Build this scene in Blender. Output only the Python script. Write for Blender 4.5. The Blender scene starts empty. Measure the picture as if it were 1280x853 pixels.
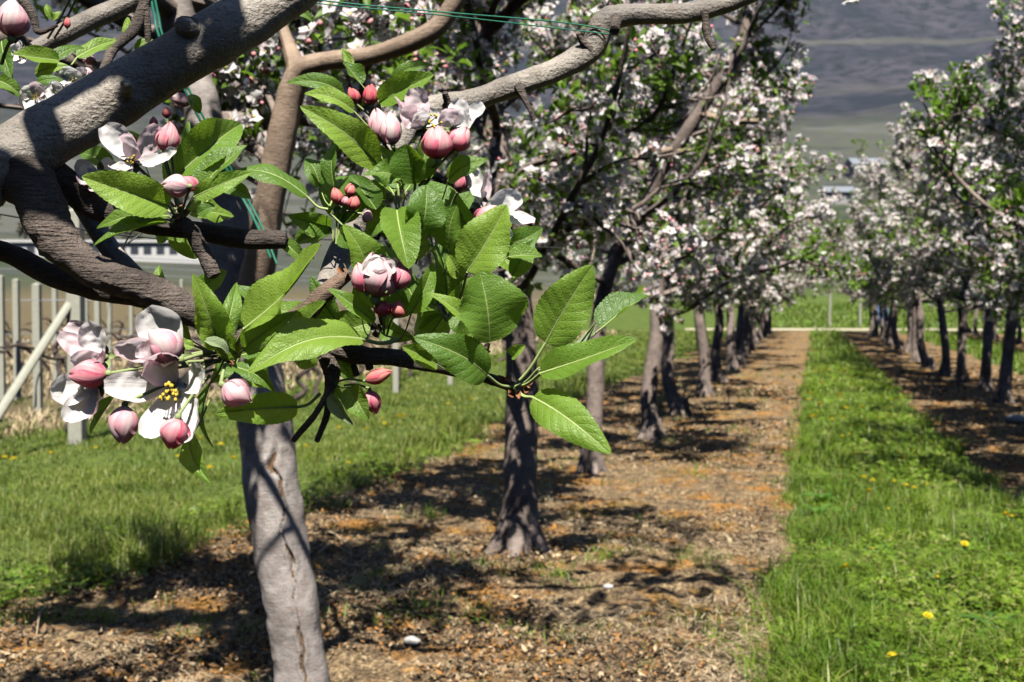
import bpy, math, random
import numpy as np
from mathutils import Vector

random.seed(7)
RNG = np.random.default_rng(11)
SC = bpy.context.scene
COL = SC.collection

# ------------------------------------------------------------------ camera
F = 1500.0                      # focal length in photo pixels (photo 1280 wide)
CX, CY = 640.0, 426.5
YAW, PITCH = math.atan(370 / F), math.atan(50.5 / F)
CAM = np.array([0.0, 0.0, 1.1])
FWD = np.array([-math.sin(YAW) * math.cos(PITCH), math.cos(YAW) * math.cos(PITCH), -math.sin(PITCH)])
RGT = np.array([math.cos(YAW), math.sin(YAW), 0.0])
UPV = np.cross(RGT, FWD)

def P(px, py, d):
    return CAM + d * (FWD + RGT * (px - CX) / F + UPV * (CY - py) / F)

def G(px, py, z=0.0):
    r = FWD + RGT * (px - CX) / F + UPV * (CY - py) / F
    return CAM + r * ((z - CAM[2]) / r[2])

def depth_of(p):
    return (np.asarray(p) - CAM) @ FWD

def proj(p):
    q = np.asarray(p) - CAM
    d = q @ FWD
    return CX + F * (q @ RGT) / d, CY - F * (q @ UPV) / d, d

SUN_AZ, SUN_EL = math.radians(164), math.radians(57)        # azimuth clockwise from +Y
SUN = np.array([math.sin(SUN_AZ) * math.cos(SUN_EL), math.cos(SUN_AZ) * math.cos(SUN_EL), math.sin(SUN_EL)])

# ------------------------------------------------------------------ small maths
def nrm(v):
    v = np.asarray(v, float)
    return v / np.maximum(np.linalg.norm(v, axis=-1, keepdims=True), 1e-9)

def _h(ix, iy, iz):
    n = (ix * 374761393 + iy * 668265263 + iz * 1442695041) & 0xFFFFFFFF
    n = ((n ^ (n >> 13)) * 1274126177) & 0xFFFFFFFF
    n = n ^ (n >> 16)
    return (n & 0xFFFF) / 65535.0

def vnoise(p):
    p = np.asarray(p, float)
    i = np.floor(p).astype(np.int64)
    f = p - i
    f = f * f * (3 - 2 * f)
    r = 0
    for a in (0, 1):
        for b in (0, 1):
            for c in (0, 1):
                w = (f[..., 0] if a else 1 - f[..., 0]) * (f[..., 1] if b else 1 - f[..., 1]) * (f[..., 2] if c else 1 - f[..., 2])
                r = r + w * _h(i[..., 0] + a, i[..., 1] + b, i[..., 2] + c)
    return r

def fbm(p, o=4):
    p = np.asarray(p, float)
    s, a, t = 0, 1.0, 0
    for k in range(o):
        s = s + a * vnoise(p * 2 ** k + 17.3 * k)
        t += a
        a *= .5
    return s / t

def spline(pts, n):
    p = np.asarray(pts, float)
    if len(p) == 2:
        t = np.linspace(0, 1, n)[:, None]
        return p[0] * (1 - t) + p[1] * t
    e = np.vstack([2 * p[0] - p[1], p, 2 * p[-1] - p[-2]])
    out = []
    for s in np.linspace(0, len(p) - 1, n):
        i = min(int(s), len(p) - 2)
        t = s - i
        a, b, c, d = e[i], e[i + 1], e[i + 2], e[i + 3]
        out.append(.5 * (2 * b + (c - a) * t + (2 * a - 5 * b + 4 * c - d) * t * t + (3 * b - a - 3 * c + d) * t ** 3))
    return np.array(out)

def rot(v, axis, ang):
    axis = nrm(axis)
    return v * math.cos(ang) + np.cross(axis, v) * math.sin(ang) + axis * (axis @ v) * (1 - math.cos(ang))

def unshaded(W, targets, rad):
    """spur points W (world) that do not stand between the sun and the target points"""
    ok = np.ones(len(W), bool)
    for x, y, d in targets:
        v = W - P(x, y, d)
        t = v @ SUN
        ok &= ~((t > .03) & (np.linalg.norm(v - t[:, None] * SUN, axis=1) < rad))
    return ok

def beside_line(W, pts, px_gap, depth):
    """points that do not hide the projected line pts from the camera"""
    x, y, d = proj(W)
    q = np.array(pts, float)
    c = spline(np.c_[q, np.zeros(len(q))], 40)[:, :2]
    m = np.min(np.hypot(x[:, None] - c[None, :, 0], y[:, None] - c[None, :, 1]), axis=1)
    return (m > px_gap) | (d > depth)

# ------------------------------------------------------------------ mesh builder
class MB:
    def __init__(s):
        s.v, s.uv, s.q, s.t, s.qm, s.tm, s.n = [], [], [], [], [], [], 0

    def add(s, V, Q=None, T=None, m=0, UV=None):
        V = np.asarray(V, float).reshape(-1, 3)
        s.v.append(V)
        s.uv.append(np.zeros((len(V), 2)) if UV is None else np.asarray(UV, float).reshape(-1, 2))
        if Q is not None and len(Q):
            Q = np.asarray(Q, np.int64).reshape(-1, 4)
            s.q.append(Q + s.n)
            s.qm.append(np.full(len(Q), m) if np.isscalar(m) else m)
        if T is not None and len(T):
            T = np.asarray(T, np.int64).reshape(-1, 3)
            s.t.append(T + s.n)
            s.tm.append(np.full(len(T), m) if np.isscalar(m) else m)
        s.n += len(V)

    def data(s, name, mats, origin=(0, 0, 0), smooth=True):
        V = np.vstack(s.v) - np.asarray(origin, float)
        UV = np.vstack(s.uv)
        Q = np.vstack(s.q) if s.q else np.zeros((0, 4), np.int64)
        T = np.vstack(s.t) if s.t else np.zeros((0, 3), np.int64)
        M = np.concatenate(([np.concatenate(s.qm)] if s.qm else []) + ([np.concatenate(s.tm)] if s.tm else []))
        L = np.concatenate([Q.ravel(), T.ravel()])
        st = np.concatenate([np.arange(len(Q)) * 4, len(Q) * 4 + np.arange(len(T)) * 3])
        me = bpy.data.meshes.new(name)
        me.vertices.add(len(V))
        me.vertices.foreach_set('co', V.astype(np.float32).ravel())
        me.loops.add(len(L))
        me.loops.foreach_set('vertex_index', L.astype(np.int32))
        me.polygons.add(len(Q) + len(T))
        me.polygons.foreach_set('loop_start', st.astype(np.int32))
        me.polygons.foreach_set('material_index', M.astype(np.int32))
        me.polygons.foreach_set('use_smooth', np.full(len(M), smooth))
        ul = me.uv_layers.new(name='UVMap')
        ul.data.foreach_set('uv', UV[L].astype(np.float32).ravel())
        for m in (mats if isinstance(mats, (list, tuple)) else [mats]):
            me.materials.append(m)
        me.update(calc_edges=True)
        me.validate()
        return me

    def build(s, name, mats, parent=None, origin=(0, 0, 0), smooth=True):
        o = bpy.data.objects.new(name, s.data(name, mats, origin, smooth))
        COL.objects.link(o)
        if parent is not None:
            o.parent = parent
        return o

def grid_faces(nu, nv):
    i, j = np.meshgrid(np.arange(nu - 1), np.arange(nv - 1), indexing='ij')
    a = (i * nv + j).ravel()
    return np.stack([a, a + nv, a + nv + 1, a + 1], 1)

def tube(mb, pts, radii, sides=9, n=None, m=0, rough=0.0, freq=30.0, cap=True, flare=None):
    pts = np.asarray(pts, float)
    n = n or max(2, (len(pts) - 1) * 4 + 1)
    c = spline(pts, n)
    r = np.interp(np.linspace(0, 1, n), np.linspace(0, 1, len(radii)), radii)
    t = nrm(np.gradient(c, axis=0))
    ref = np.array([0, 0, 1.0]) if abs(t[0][2]) < .9 else np.array([1.0, 0, 0])
    x = nrm(np.cross(t[0], ref))
    X = []
    for k in range(n):
        x = nrm(x - t[k] * (x @ t[k]))
        X.append(x)
    X = np.array(X)
    Y = np.cross(t, X)
    a = np.linspace(0, 2 * np.pi, sides + 1)
    dirs = X[:, None, :] * np.cos(a)[None, :, None] + Y[:, None, :] * np.sin(a)[None, :, None]
    R = r[:, None] * np.ones(sides + 1)[None, :]
    V = c[:, None, :] + dirs * R[..., None]
    if rough:
        nz = fbm(V * freq, 3) - .5
        n2 = fbm(V * freq * .25 + 9, 2) - .5
        nz[:, -1] = nz[:, 0]
        n2[:, -1] = n2[:, 0]
        V = c[:, None, :] + dirs * (R * (1 + rough * 1.3 * nz + rough * 1.6 * n2))[..., None]
    ln = np.concatenate([[0], np.cumsum(np.linalg.norm(np.diff(c, axis=0), axis=1))])
    UV = np.stack(np.broadcast_arrays(a[None, :] / (2 * np.pi), ln[:, None]), -1)
    Q = grid_faces(n, sides + 1)[:, ::-1]
    mb.add(V, Q, m=m, UV=UV)
    if cap:
        for e, fl in ((0, 1), (n - 1, 0)):
            ring = V[e, :-1]
            cen = c[e] + t[e] * r[e] * (.35 if e else -.35)
            k = np.arange(sides)
            T = np.stack([k, (k + 1) % sides, np.full(sides, sides)], 1)
            mb.add(np.vstack([ring, cen]), T=T if not fl else T[:, ::-1], m=m)
    return c

def box(mb, lo, hi, m=0):
    x0, y0, z0 = lo
    x1, y1, z1 = hi
    V = [(x0, y0, z0), (x1, y0, z0), (x1, y1, z0), (x0, y1, z0), (x0, y0, z1), (x1, y0, z1), (x1, y1, z1), (x0, y1, z1)]
    Q = [(0, 3, 2, 1), (4, 5, 6, 7), (0, 1, 5, 4), (1, 2, 6, 5), (2, 3, 7, 6), (3, 0, 4, 7)]
    mb.add(V, Q, m=m)

# ------------------------------------------------------------------ objects and tags
def tag(o, label=None, cat=None, group=None, kind=None):
    if label: o['label'] = label
    if cat: o['category'] = cat
    if group: o['group'] = group
    if kind: o['kind'] = kind
    return o

def empty(name, loc, label, cat, group=None):
    o = bpy.data.objects.new(name, None)
    o.empty_display_size = .1
    COL.objects.link(o)
    o.location = Vector([float(c) for c in loc])
    return tag(o, label, cat, group)

def copy_tree(o, loc, rz=0.0, sc=1.0):
    r = o.copy()
    COL.objects.link(r)
    r.location = Vector([float(c) for c in loc])
    r.rotation_euler = (0, 0, rz)
    r.scale = (sc, sc, sc)
    for ch in list(o.children):
        c = ch.copy()
        COL.objects.link(c)
        c.parent = r
        for g in list(ch.children):
            d = g.copy()
            COL.objects.link(d)
            d.parent = c
    return r

# ------------------------------------------------------------------ materials
class NT:
    def __init__(s, name):
        s.m = bpy.data.materials.new(name)
        s.m.use_nodes = True
        s.t = s.m.node_tree
        s.t.nodes.clear()
        s.out = s.t.nodes.new('ShaderNodeOutputMaterial')

    def n(s, typ, **kw):
        nd = s.t.nodes.new(typ)
        for k, v in kw.items():
            if k in nd.inputs:
                s.set(nd.inputs[k], v)
            else:
                setattr(nd, k, v)
        return nd

    def set(s, inp, v):
        if isinstance(v, bpy.types.NodeSocket):
            s.t.links.new(v, inp)
        elif isinstance(v, tuple) and len(v) == 3 and inp.type == 'RGBA':
            inp.default_value = (*v, 1)
        else:
            inp.default_value = v

    def math(s, op, a, b=0.0, c=None, clamp=False):
        nd = s.t.nodes.new('ShaderNodeMath')
        nd.operation = op
        nd.use_clamp = clamp
        s.set(nd.inputs[0], a)
        s.set(nd.inputs[1], b)
        if c is not None: s.set(nd.inputs[2], c)
        return nd.outputs[0]

    def mix(s, f, a, b, mode='MIX'):
        nd = s.t.nodes.new('ShaderNodeMix')
        nd.data_type = 'RGBA'
        nd.blend_type = mode
        s.set(nd.inputs[0], f)
        s.set(nd.inputs[6], a)
        s.set(nd.inputs[7], b)
        return nd.outputs[2]

    def ramp(s, f, stops):
        nd = s.t.nodes.new('ShaderNodeValToRGB')
        cr = nd.color_ramp
        while len(cr.elements) > 1: cr.elements.remove(cr.elements[-1])
        for k, (p, c) in enumerate(stops):
            e = cr.elements[0] if k == 0 else cr.elements.new(p)
            e.position = p
            e.color = (*c, 1) if isinstance(c, tuple) else (c, c, c, 1)
        s.set(nd.inputs[0], f)
        return nd.outputs[0]

    def coord(s, which='Object'):
        return s.n('ShaderNodeTexCoord').outputs[which]

    def noise(s, scale, detail=4.0, rough=.55, vec=None, dist=0.0, scl=None):
        vec = vec or s.coord()
        if scl:
            mp = s.n('ShaderNodeMapping')
            s.set(mp.inputs['Vector'], vec)
            mp.inputs['Scale'].default_value = scl
            vec = mp.outputs[0]
        nd = s.n('ShaderNodeTexNoise', Scale=scale, Detail=detail, Roughness=rough, Distortion=dist)
        s.set(nd.inputs['Vector'], vec)
        return nd.outputs[0]

    def bump(s, h, strength=.5, dist=.01):
        return s.n('ShaderNodeBump', Height=h, Strength=strength, Distance=dist).outputs[0]

    def pbsdf(s, col, rough=.7, spec=.3, normal=None):
        nd = s.n('ShaderNodeBsdfPrincipled')
        s.set(nd.inputs['Base Color'], col)
        s.set(nd.inputs['Roughness'], rough)
        s.set(nd.inputs['Specular IOR Level'], spec)
        if normal is not None: s.set(nd.inputs['Normal'], normal)
        return nd.outputs[0]

    def trans(s, sh, col, fac, normal=None):
        tr = s.n('ShaderNodeBsdfTranslucent')
        s.set(tr.inputs['Color'], col)
        if normal is not None: s.set(tr.inputs['Normal'], normal)
        mx = s.n('ShaderNodeMixShader')
        s.set(mx.inputs[0], fac)
        s.t.links.new(sh, mx.inputs[1])
        s.t.links.new(tr.outputs[0], mx.inputs[2])
        return mx.outputs[0]

    def done(s, sh):
        s.t.links.new(sh, s.out.inputs['Surface'])
        return s.m

def mat_flat(name, col, rough=.7, spec=.3, var=.25, scale=30.0, bump=0.0):
    b = NT(name)
    nz = b.noise(scale)
    c = b.mix(nz, tuple(x * (1 - var) for x in col), tuple(min(1, x * (1 + var)) for x in col))
    nn = b.bump(nz, bump, .004) if bump else None
    return b.done(b.pbsdf(c, rough, spec, nn))

def mat_bark(name, lo, hi, blotch, scale=1.0, rough=.75, bstr=.9, lk=1.0):
    b = NT(name)
    big = b.noise(9 * scale, 5)
    med = b.noise(45 * scale, 5, .6)
    fine = b.noise(260 * scale, 3, .6)
    lent = b.noise(30 * scale, 3, .5, scl=(1.2, 1.2, 9))
    c = b.mix(b.ramp(big, [(.35, 0.0), (.65, 1.0)]), lo, hi)
    c = b.mix(b.ramp(med, [(.5, 0.0), (.7, .7)]), c, blotch)
    c = b.mix(b.ramp(lent, [(.62, 0.0), (.7, .55 * lk)]), c, tuple(min(1, x * 1.55) for x in hi))
    c = b.mix(b.ramp(fine, [(.3, .55), (.5, 0.0)]), c, tuple(x * .35 for x in lo))
    h = b.math('ADD', b.math('MULTIPLY', med, .6), b.math('ADD', b.math('MULTIPLY', fine, .35), b.math('MULTIPLY', lent, .5 * lk)))
    return b.done(b.pbsdf(c, rough, .25, b.bump(h, bstr, .006)))

M_BARK = mat_bark('apple bark', (.17, .15, .138), (.36, .325, .30), (.24, .18, .15), 1.0, .7, .7, .6)
M_CRACK = mat_flat('raw bark in the crack', (.13, .08, .045), .9, .1, .6, 120, .8)
M_BARK_LIMB = mat_bark('grainy limb bark', (.14, .125, .11), (.33, .295, .25), (.17, .14, .11), 1.3, .55, 1.0, 0.4)
M_BARK_SMOOTH = mat_bark('young apple bark', (.22, .165, .12), (.36, .27, .20), (.26, .17, .12), 1.6, .6, .6)
M_BARK_ROUGH = mat_bark('rough dark bark', (.045, .037, .033), (.15, .12, .10), (.06, .048, .04), 2.0, .85, 1.2)
M_BARK_FAR = mat_bark('orchard bark', (.10, .08, .07), (.30, .24, .205), (.10, .075, .062), .7, .85, 1.0)
M_TWIG = mat_bark('twig bark', (.10, .07, .05), (.24, .165, .12), (.12, .08, .055), 3.0, .8, .8)

def mat_leaf(name, top, top2, vein, under, tr, trf=.38, rough=.42):
    b = NT(name)
    uv = b.coord('UV')
    sp = b.n('ShaderNodeSeparateXYZ')
    b.t.links.new(uv, sp.inputs[0])
    u, v = sp.outputs[0], sp.outputs[1]
    av = b.math('ABSOLUTE', b.math('SUBTRACT', v, .5))
    ph = b.math('FRACT', b.math('SUBTRACT', b.math('MULTIPLY', u, 9.0), b.math('MULTIPLY', av, 3.6)))
    lat = b.math('ABSOLUTE', b.math('SUBTRACT', ph, .5))
    latm = b.ramp(lat, [(.0, .55), (.055, 0.0)])
    mid = b.ramp(av, [(.012, 1.0), (.03, 0.0)])
    net = b.n('ShaderNodeTexVoronoi', Scale=420.0, feature='DISTANCE_TO_EDGE')
    b.t.links.new(b.coord(), net.inputs['Vector'])
    netm = b.ramp(net.outputs['Distance'], [(.0, .30), (.12, 0.0)])
    vm = b.math('MAXIMUM', b.math('MAXIMUM', latm, mid), netm)
    nz = b.noise(60, 3)
    rp = b.n('ShaderNodeObjectInfo').outputs['Random']
    base = b.mix(b.math('ADD', b.math('MULTIPLY', nz, .55), b.math('SUBTRACT', b.math('MULTIPLY', rp, 1.0), .28)), top, top2)
    c = b.mix(vm, base, vein)
    und = b.mix(vm, under, tuple(x * 1.2 for x in under))
    bf = b.n('ShaderNodeNewGeometry').outputs['Backfacing']
    c = b.mix(bf, c, und)
    h = b.math('ADD', b.math('MULTIPLY', b.math('MAXIMUM', latm, mid), -.6), b.math('MULTIPLY', net.outputs['Distance'], .8))
    nn = b.bump(h, .6, .0013)
    sh = b.pbsdf(c, b.math('ADD', b.math('MULTIPLY', bf, .3), rough), .42, nn)
    tc = b.mix(vm, tr, tuple(x * .7 for x in tr))
    return b.done(b.trans(sh, tc, trf, nn))

M_LEAF = mat_leaf('apple leaf', (.05, .12, .014), (.12, .215, .026), (.20, .30, .07), (.19, .25, .11), (.24, .44, .025), .36, .46)
M_LEAF_YOUNG = mat_leaf('young apple leaf', (.10, .20, .018), (.21, .33, .04), (.28, .39, .10), (.26, .33, .15), (.32, .54, .04), .4, .46)
M_LEAF_DOWNY = mat_leaf('downy leaf', (.20, .27, .13), (.27, .34, .19), (.33, .40, .24), (.36, .42, .29), (.25, .36, .10), .3, .8)
M_PETIOLE = mat_flat('leaf stalk', (.27, .34, .12), .5, .35, .25, 80)
M_STALK_DOWNY = mat_flat('downy stalk', (.30, .36, .19), .8, .2, .25, 90)
M_SCALE = mat_flat('bud scale', (.30, .13, .06), .8, .2, .4, 120)

def mat_petal(name, inner, edge, back, amount):
    b = NT(name)
    uv = b.coord('UV')
    sp = b.n('ShaderNodeSeparateXYZ')
    b.t.links.new(uv, sp.inputs[0])
    u, v = sp.outputs[0], sp.outputs[1]
    mp = b.n('ShaderNodeMapping')
    b.t.links.new(uv, mp.inputs['Vector'])
    mp.inputs['Scale'].default_value = (1.4, 17, 1)
    rp = b.n('ShaderNodeObjectInfo').outputs['Random']
    cb = b.n('ShaderNodeCombineXYZ')
    b.set(cb.inputs[2], b.math('MULTIPLY', rp, 40.0))
    ad = b.n('ShaderNodeVectorMath', operation='ADD')
    b.t.links.new(mp.outputs[0], ad.inputs[0])
    b.t.links.new(cb.outputs[0], ad.inputs[1])
    streak = b.n('ShaderNodeTexNoise', Scale=1.0, Detail=3.0)
    b.t.links.new(ad.outputs[0], streak.inputs['Vector'])
    st = b.ramp(streak.outputs[0], [(.38, 0.0), (.66, 1.0)])
    blot = b.ramp(b.noise(55, 3), [(.35, 0.0), (.7, 1.0)])
    av = b.math('MULTIPLY', b.math('ABSOLUTE', b.math('SUBTRACT', v, .5)), 2.0)
    em = b.math('MULTIPLY', b.math('POWER', av, 2.0), .6)
    f = b.math('MULTIPLY', b.math('ADD', b.math('MULTIPLY', st, .28), b.math('ADD', em, b.math('MULTIPLY', blot, .5))), amount, clamp=True)
    c = b.mix(f, inner, edge)
    bk = b.mix(b.math('ADD', f, .25, clamp=True), inner, back)
    bf = b.n('ShaderNodeNewGeometry').outputs['Backfacing']
    c = b.mix(bf, c, bk)
    nn = b.bump(streak.outputs[0], .3, .0012)
    sh = b.pbsdf(c, .55, .25, nn)
    return b.done(b.trans(sh, c, .43, nn))

M_PET_W = mat_petal('white petal', (.90, .89, .87), (.88, .76, .80), (.86, .66, .72), .40)
M_PET_P = mat_petal('blushed petal', (.90, .83, .84), (.84, .52, .60), (.84, .47, .56), .75)
M_BUD_PALE = mat_petal('pale bud', (.91, .85, .79), (.85, .34, .43), (.85, .36, .45), 1.0)
M_BUD_PINK = mat_petal('pink bud', (.90, .66, .62), (.84, .17, .27), (.84, .19, .29), 1.15)
M_BUD_RED = mat_petal('red bud', (.80, .38, .30), (.70, .07, .13), (.70, .07, .13), 1.0)
M_SEPAL = mat_flat('sepal', (.24, .29, .12), .7, .25, .3, 120)
M_STAMEN = mat_flat('stamen', (.55, .38, .05), .6, .2, .35, 300)
M_PISTIL = mat_flat('pistil', (.30, .34, .08), .6, .2, .3, 300)

def mat_island(name, cols, rough=.5, spec=.3, tr=None, trf=.3, patch=None):
    b = NT(name)
    r = b.n('ShaderNodeNewGeometry').outputs['Random Per Island']
    n = len(cols)
    c = b.ramp(r, [((k + .5) / n, cols[k]) for k in range(n)])
    t_ = c if tr is None else tr
    if patch:
        pn = b.noise(patch, 4, .6)
        f = b.ramp(pn, [(.40, .0), (.62, 1.0)])
        c = b.mix(f, c, b.mix(1.0, c, (.50, .62, .55), 'MULTIPLY'))
        if tr is not None: t_ = b.mix(f, tr, tuple(x * .55 for x in tr))
    sh = b.pbsdf(c, rough, spec)
    if trf:
        sh = b.trans(sh, t_, trf)
    return b.done(sh)

M_CLEAF = mat_island('crown leaf', [(.07, .13, .018), (.11, .19, .026), (.16, .25, .035), (.09, .16, .02)], .5, .35, (.2, .38, .03), .35)
M_CPET = mat_island('crown petal', [(.86, .84, .83), (.84, .74, .76), (.80, .60, .64), (.86, .85, .84), (.86, .83, .83)], .6, .2, None, .42)
M_CPINK = mat_island('crown bud', [(.72, .35, .36), (.70, .25, .30), (.72, .45, .40)], .6, .2, None, .2)
M_CCORE = mat_flat('blossom centre', (.45, .38, .08), .7)
M_GRASS = mat_island('grass blade', [(.10, .18, .012), (.15, .25, .018), (.21, .30, .028), (.12, .20, .014), (.30, .30, .09)], .45, .35, (.27, .40, .04), .35, 2.2)
M_LAWN = mat_island('lawn blade', [(.10, .14, .018), (.15, .20, .025), (.20, .25, .04), (.12, .17, .02), (.28, .26, .09)], .5, .3, (.27, .37, .05), .35, 1.3)
M_WEED = mat_leaf('weed leaf', (.05, .13, .02), (.10, .21, .03), (.17, .29, .07), (.13, .22, .07), (.22, .45, .03), .35)
M_DANDY = mat_island('dandelion petal', [(.80, .60, .01), (.82, .66, .03), (.78, .54, .01)], .6, .2, None, .2)
M_LITTER = mat_island('leaf litter', [(.02, .015, .012), (.08, .052, .033), (.32, .22, .125), (.04, .03, .022), (.50, .38, .23), (.05, .035, .025), (.34, .155, .04), (.18, .12, .07), (.03, .024, .018)], .85, .15, None, 0)
M_STRAW = mat_island('dry straw', [(.38, .29, .17), (.45, .36, .24), (.26, .19, .11)], .8, .2, None, 0)
M_STONE = mat_flat('pebble', (.36, .35, .33), .8, .2, .4, 60)
M_WIRE = mat_flat('dark wire', (.03, .035, .035), .5, .4)
M_WIRE_GREY = mat_flat('galvanised wire', (.30, .32, .34), .5, .5)
M_STRING = mat_flat('green plastic string', (.02, .16, .10), .35, .5)
M_POST = mat_flat('weathered pale post', (.29, .29, .235), .85, .2, .25, 25, .4)
M_VINE = mat_bark('vine bark', (.05, .04, .035), (.14, .105, .085), (.06, .045, .035), 1.5, .9, 1.2)
M_WHITEWALL = mat_flat('pale concrete wall', (.42, .42, .41), .85, .2, .12, 2.0)
M_GLASS = mat_flat('dark opening', (.03, .035, .045), .3, .5)
M_ROOF = mat_flat('grey roof', (.17, .185, .21), .8, .2, .2, 1.0)
M_PLASTER = mat_flat('house plaster', (.26, .26, .25), .85, .2, .1, 1.0)
M_BLUE = mat_flat('blue plastic', (.10, .20, .38), .5, .4, .2, 8)

def mat_soil():
    b = NT('orchard soil')
    co = b.coord()
    big = b.noise(1.6, 5, .6)
    med = b.noise(9, 6, .65)
    fine = b.noise(70, 5, .7)
    strw = b.noise(38, 4, .7, scl=(1, .35, 1), dist=1.2)
    moss = b.noise(3.2, 5, .65, scl=(1, 1, 1))
    c = b.mix(b.ramp(med, [(.32, 0.0), (.68, 1.0)]), (.06, .04, .026), (.31, .215, .12))
    c = b.mix(b.ramp(strw, [(.50, 0.0), (.65, .9)]), c, (.54, .40, .21))
    c = b.mix(b.ramp(moss, [(.51, 0.0), (.62, .8)]), c, (.42, .19, .035))
    c = b.mix(b.ramp(big, [(.56, 0.0), (.72, .45)]), c, (.16, .19, .05))
    c = b.mix(b.ramp(fine, [(.38, .95), (.54, 0.0)]), c, (.022, .016, .012))  # crevice shade put into the colour: near-black in the low grain
    h = b.math('ADD', b.math('MULTIPLY', fine, .5), b.math('ADD', b.math('MULTIPLY', strw, .5), med))
    return b.done(b.pbsdf(c, .92, .12, b.bump(h, 1.0, .02)))
M_SOIL = mat_soil()

def mat_ground():
    b = NT('valley ground')
    geo = b.n('ShaderNodeNewGeometry')
    sp = b.n('ShaderNodeSeparateXYZ')
    b.t.links.new(geo.outputs['Position'], sp.inputs[0])
    z, y, x = sp.outputs[2], sp.outputs[1], sp.outputs[0]
    pos = geo.outputs['Position']
    # lawn close by
    l1 = b.noise(1.3, 5, .6, vec=pos)
    l2 = b.noise(14, 5, .7, vec=pos)
    lawn = b.mix(b.ramp(l1, [(.35, 0.0), (.65, 1.0)]), (.055, .10, .018), (.12, .17, .03))
    lawn = b.mix(b.ramp(l2, [(.4, .7), (.6, 0.0)]), lawn, (.05, .055, .02))
    # vineyard floor to the left
    vm = b.ramp(b.math('MULTIPLY', b.math('ADD', x, b.math('MULTIPLY', l1, 1.2)), -.1), [(.62, 0.0), (.70, 1.0)])
    vm = b.math('MULTIPLY', vm, b.ramp(b.math('DIVIDE', y, 100.0), [(.30, 1.0), (.36, 0.0)]))
    vm = b.math('MAXIMUM', vm, b.ramp(b.math('MULTIPLY', x, -.01), [(.12, 0.0), (.15, 1.0)]))
    vin = b.mix(b.ramp(l2, [(.35, 0.0), (.65, 1.0)]), (.055, .04, .028), (.17, .13, .075))
    lawn = b.mix(b.math('MULTIPLY', vm, .9), lawn, vin)
    # fields on the valley side
    vor = b.n('ShaderNodeTexVoronoi', Scale=.016)
    mp = b.n('ShaderNodeMapping')
    b.t.links.new(pos, mp.inputs['Vector'])
    mp.inputs['Scale'].default_value = (1, 2.2, 0)
    b.t.links.new(mp.outputs[0], vor.inputs['Vector'])
    sep = b.n('ShaderNodeSeparateColor')
    b.t.links.new(vor.outputs['Color'], sep.inputs[0])
    fld = b.ramp(sep.outputs[0], [(.1, (.028, .042, .022)), (.35, (.06, .062, .055)), (.6, (.03, .035, .03)), (.85, (.085, .085, .08))])
    f2 = b.noise(.12, 5, .65, vec=pos)
    fld = b.mix(b.ramp(f2, [(.4, .6), (.6, 0.0)]), fld, (.07, .075, .045))
    far = b.ramp(b.math('DIVIDE', z, 10.0), [(.12, 0.0), (.3, 1.0)])
    c = b.mix(far, lawn, fld)
    # wooded mountain
    w1 = b.noise(.012, 6, .62, vec=pos)
    w2 = b.noise(.09, 5, .7, vec=pos)
    wood = b.mix(b.ramp(w1, [(.38, 0.0), (.62, 1.0)]), (.014, .018, .027), (.05, .046, .056))
    wood = b.mix(b.ramp(w2, [(.42, .95), (.55, 0.0)]), wood, (.010, .014, .016))
    clear = b.noise(.006, 4, .6, vec=pos, scl=(1, 1, 3.0))
    wood = b.mix(b.ramp(clear, [(.62, 0.0), (.70, .35)]), wood, (.085, .08, .065))
    # pale track along the slope
    tr = b.math('ABSOLUTE', b.math('SUBTRACT', b.math('ADD', z, b.math('MULTIPLY', b.noise(.005, 2, .5, vec=pos), 22.0)), 205.0))
    wood = b.mix(b.ramp(b.math('DIVIDE', tr, 20.0), [(.08, .32), (.3, 0.0)]), wood, (.13, .125, .09))
    mt = b.ramp(b.math('DIVIDE', b.math('ADD', z, b.math('MULTIPLY', w1, 40.0)), 200.0), [(.38, 0.0), (.55, 1.0)])
    c = b.mix(mt, c, wood)
    h = b.math('ADD', l2, b.math('MULTIPLY', w2, 1.0))
    return b.done(b.pbsdf(c, .95, .1, b.bump(h, .6, .05)))
M_GROUND = mat_ground()
M_PATH = mat_flat('pale gravel path', (.40, .35, .25), .95, .1, .3, 3.0, .5)

# ------------------------------------------------------------------ terrain
def height(x, y):
    r = np.hypot(x, y)
    prof = np.interp(r, [0, 60, 95, 150, 300, 600, 1000, 1500, 1850, 2100, 2200],
                     [0, 0, .9, 5.0, 24, 85, 215, 470, 680, 720, 720])
    g = np.clip((r - 90) / 400, 0, 1)
    p = np.stack([x / 420, y / 420, np.zeros_like(x)], -1)
    b = (fbm(p + 5, 5) - .5) * np.clip((r - 200) / 1500, 0, 1) * 260
    s = (fbm(p * 9, 4) - .5) * g * 12 * np.clip(r / 700, .15, 3)
    return np.where(r < 60, 0, np.maximum(prof + b + s, np.where(r < 150, 0, 2)))

def build_terrain():
    rr = np.concatenate([[0.3], np.linspace(1.5, 60, 30), np.geomspace(64, 2200, 110)])
    aa = np.linspace(0, 2 * np.pi, 361)
    R, A = np.meshgrid(rr, aa, indexing='ij')
    X, Y = R * np.sin(A), R * np.cos(A)
    mb = MB()
    mb.add(np.stack([X, Y, height(X, Y)], -1), grid_faces(len(rr), len(aa))[:, ::-1])
    n = len(aa) - 1
    T = np.array([(n + 1, k, k + 1) for k in range(n)])
    mb.add(np.vstack([np.stack([X[0], Y[0], 0 * X[0]], -1), [[0, 0, 0]]]), T=np.array([(n + 1, k + 1, k) for k in range(n)]))
    tag(mb.build('ground', M_GROUND), kind='structure')
build_terrain()

ROW_L, ROW_R, ROW_R2 = -1.28, 1.98, 5.2

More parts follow.
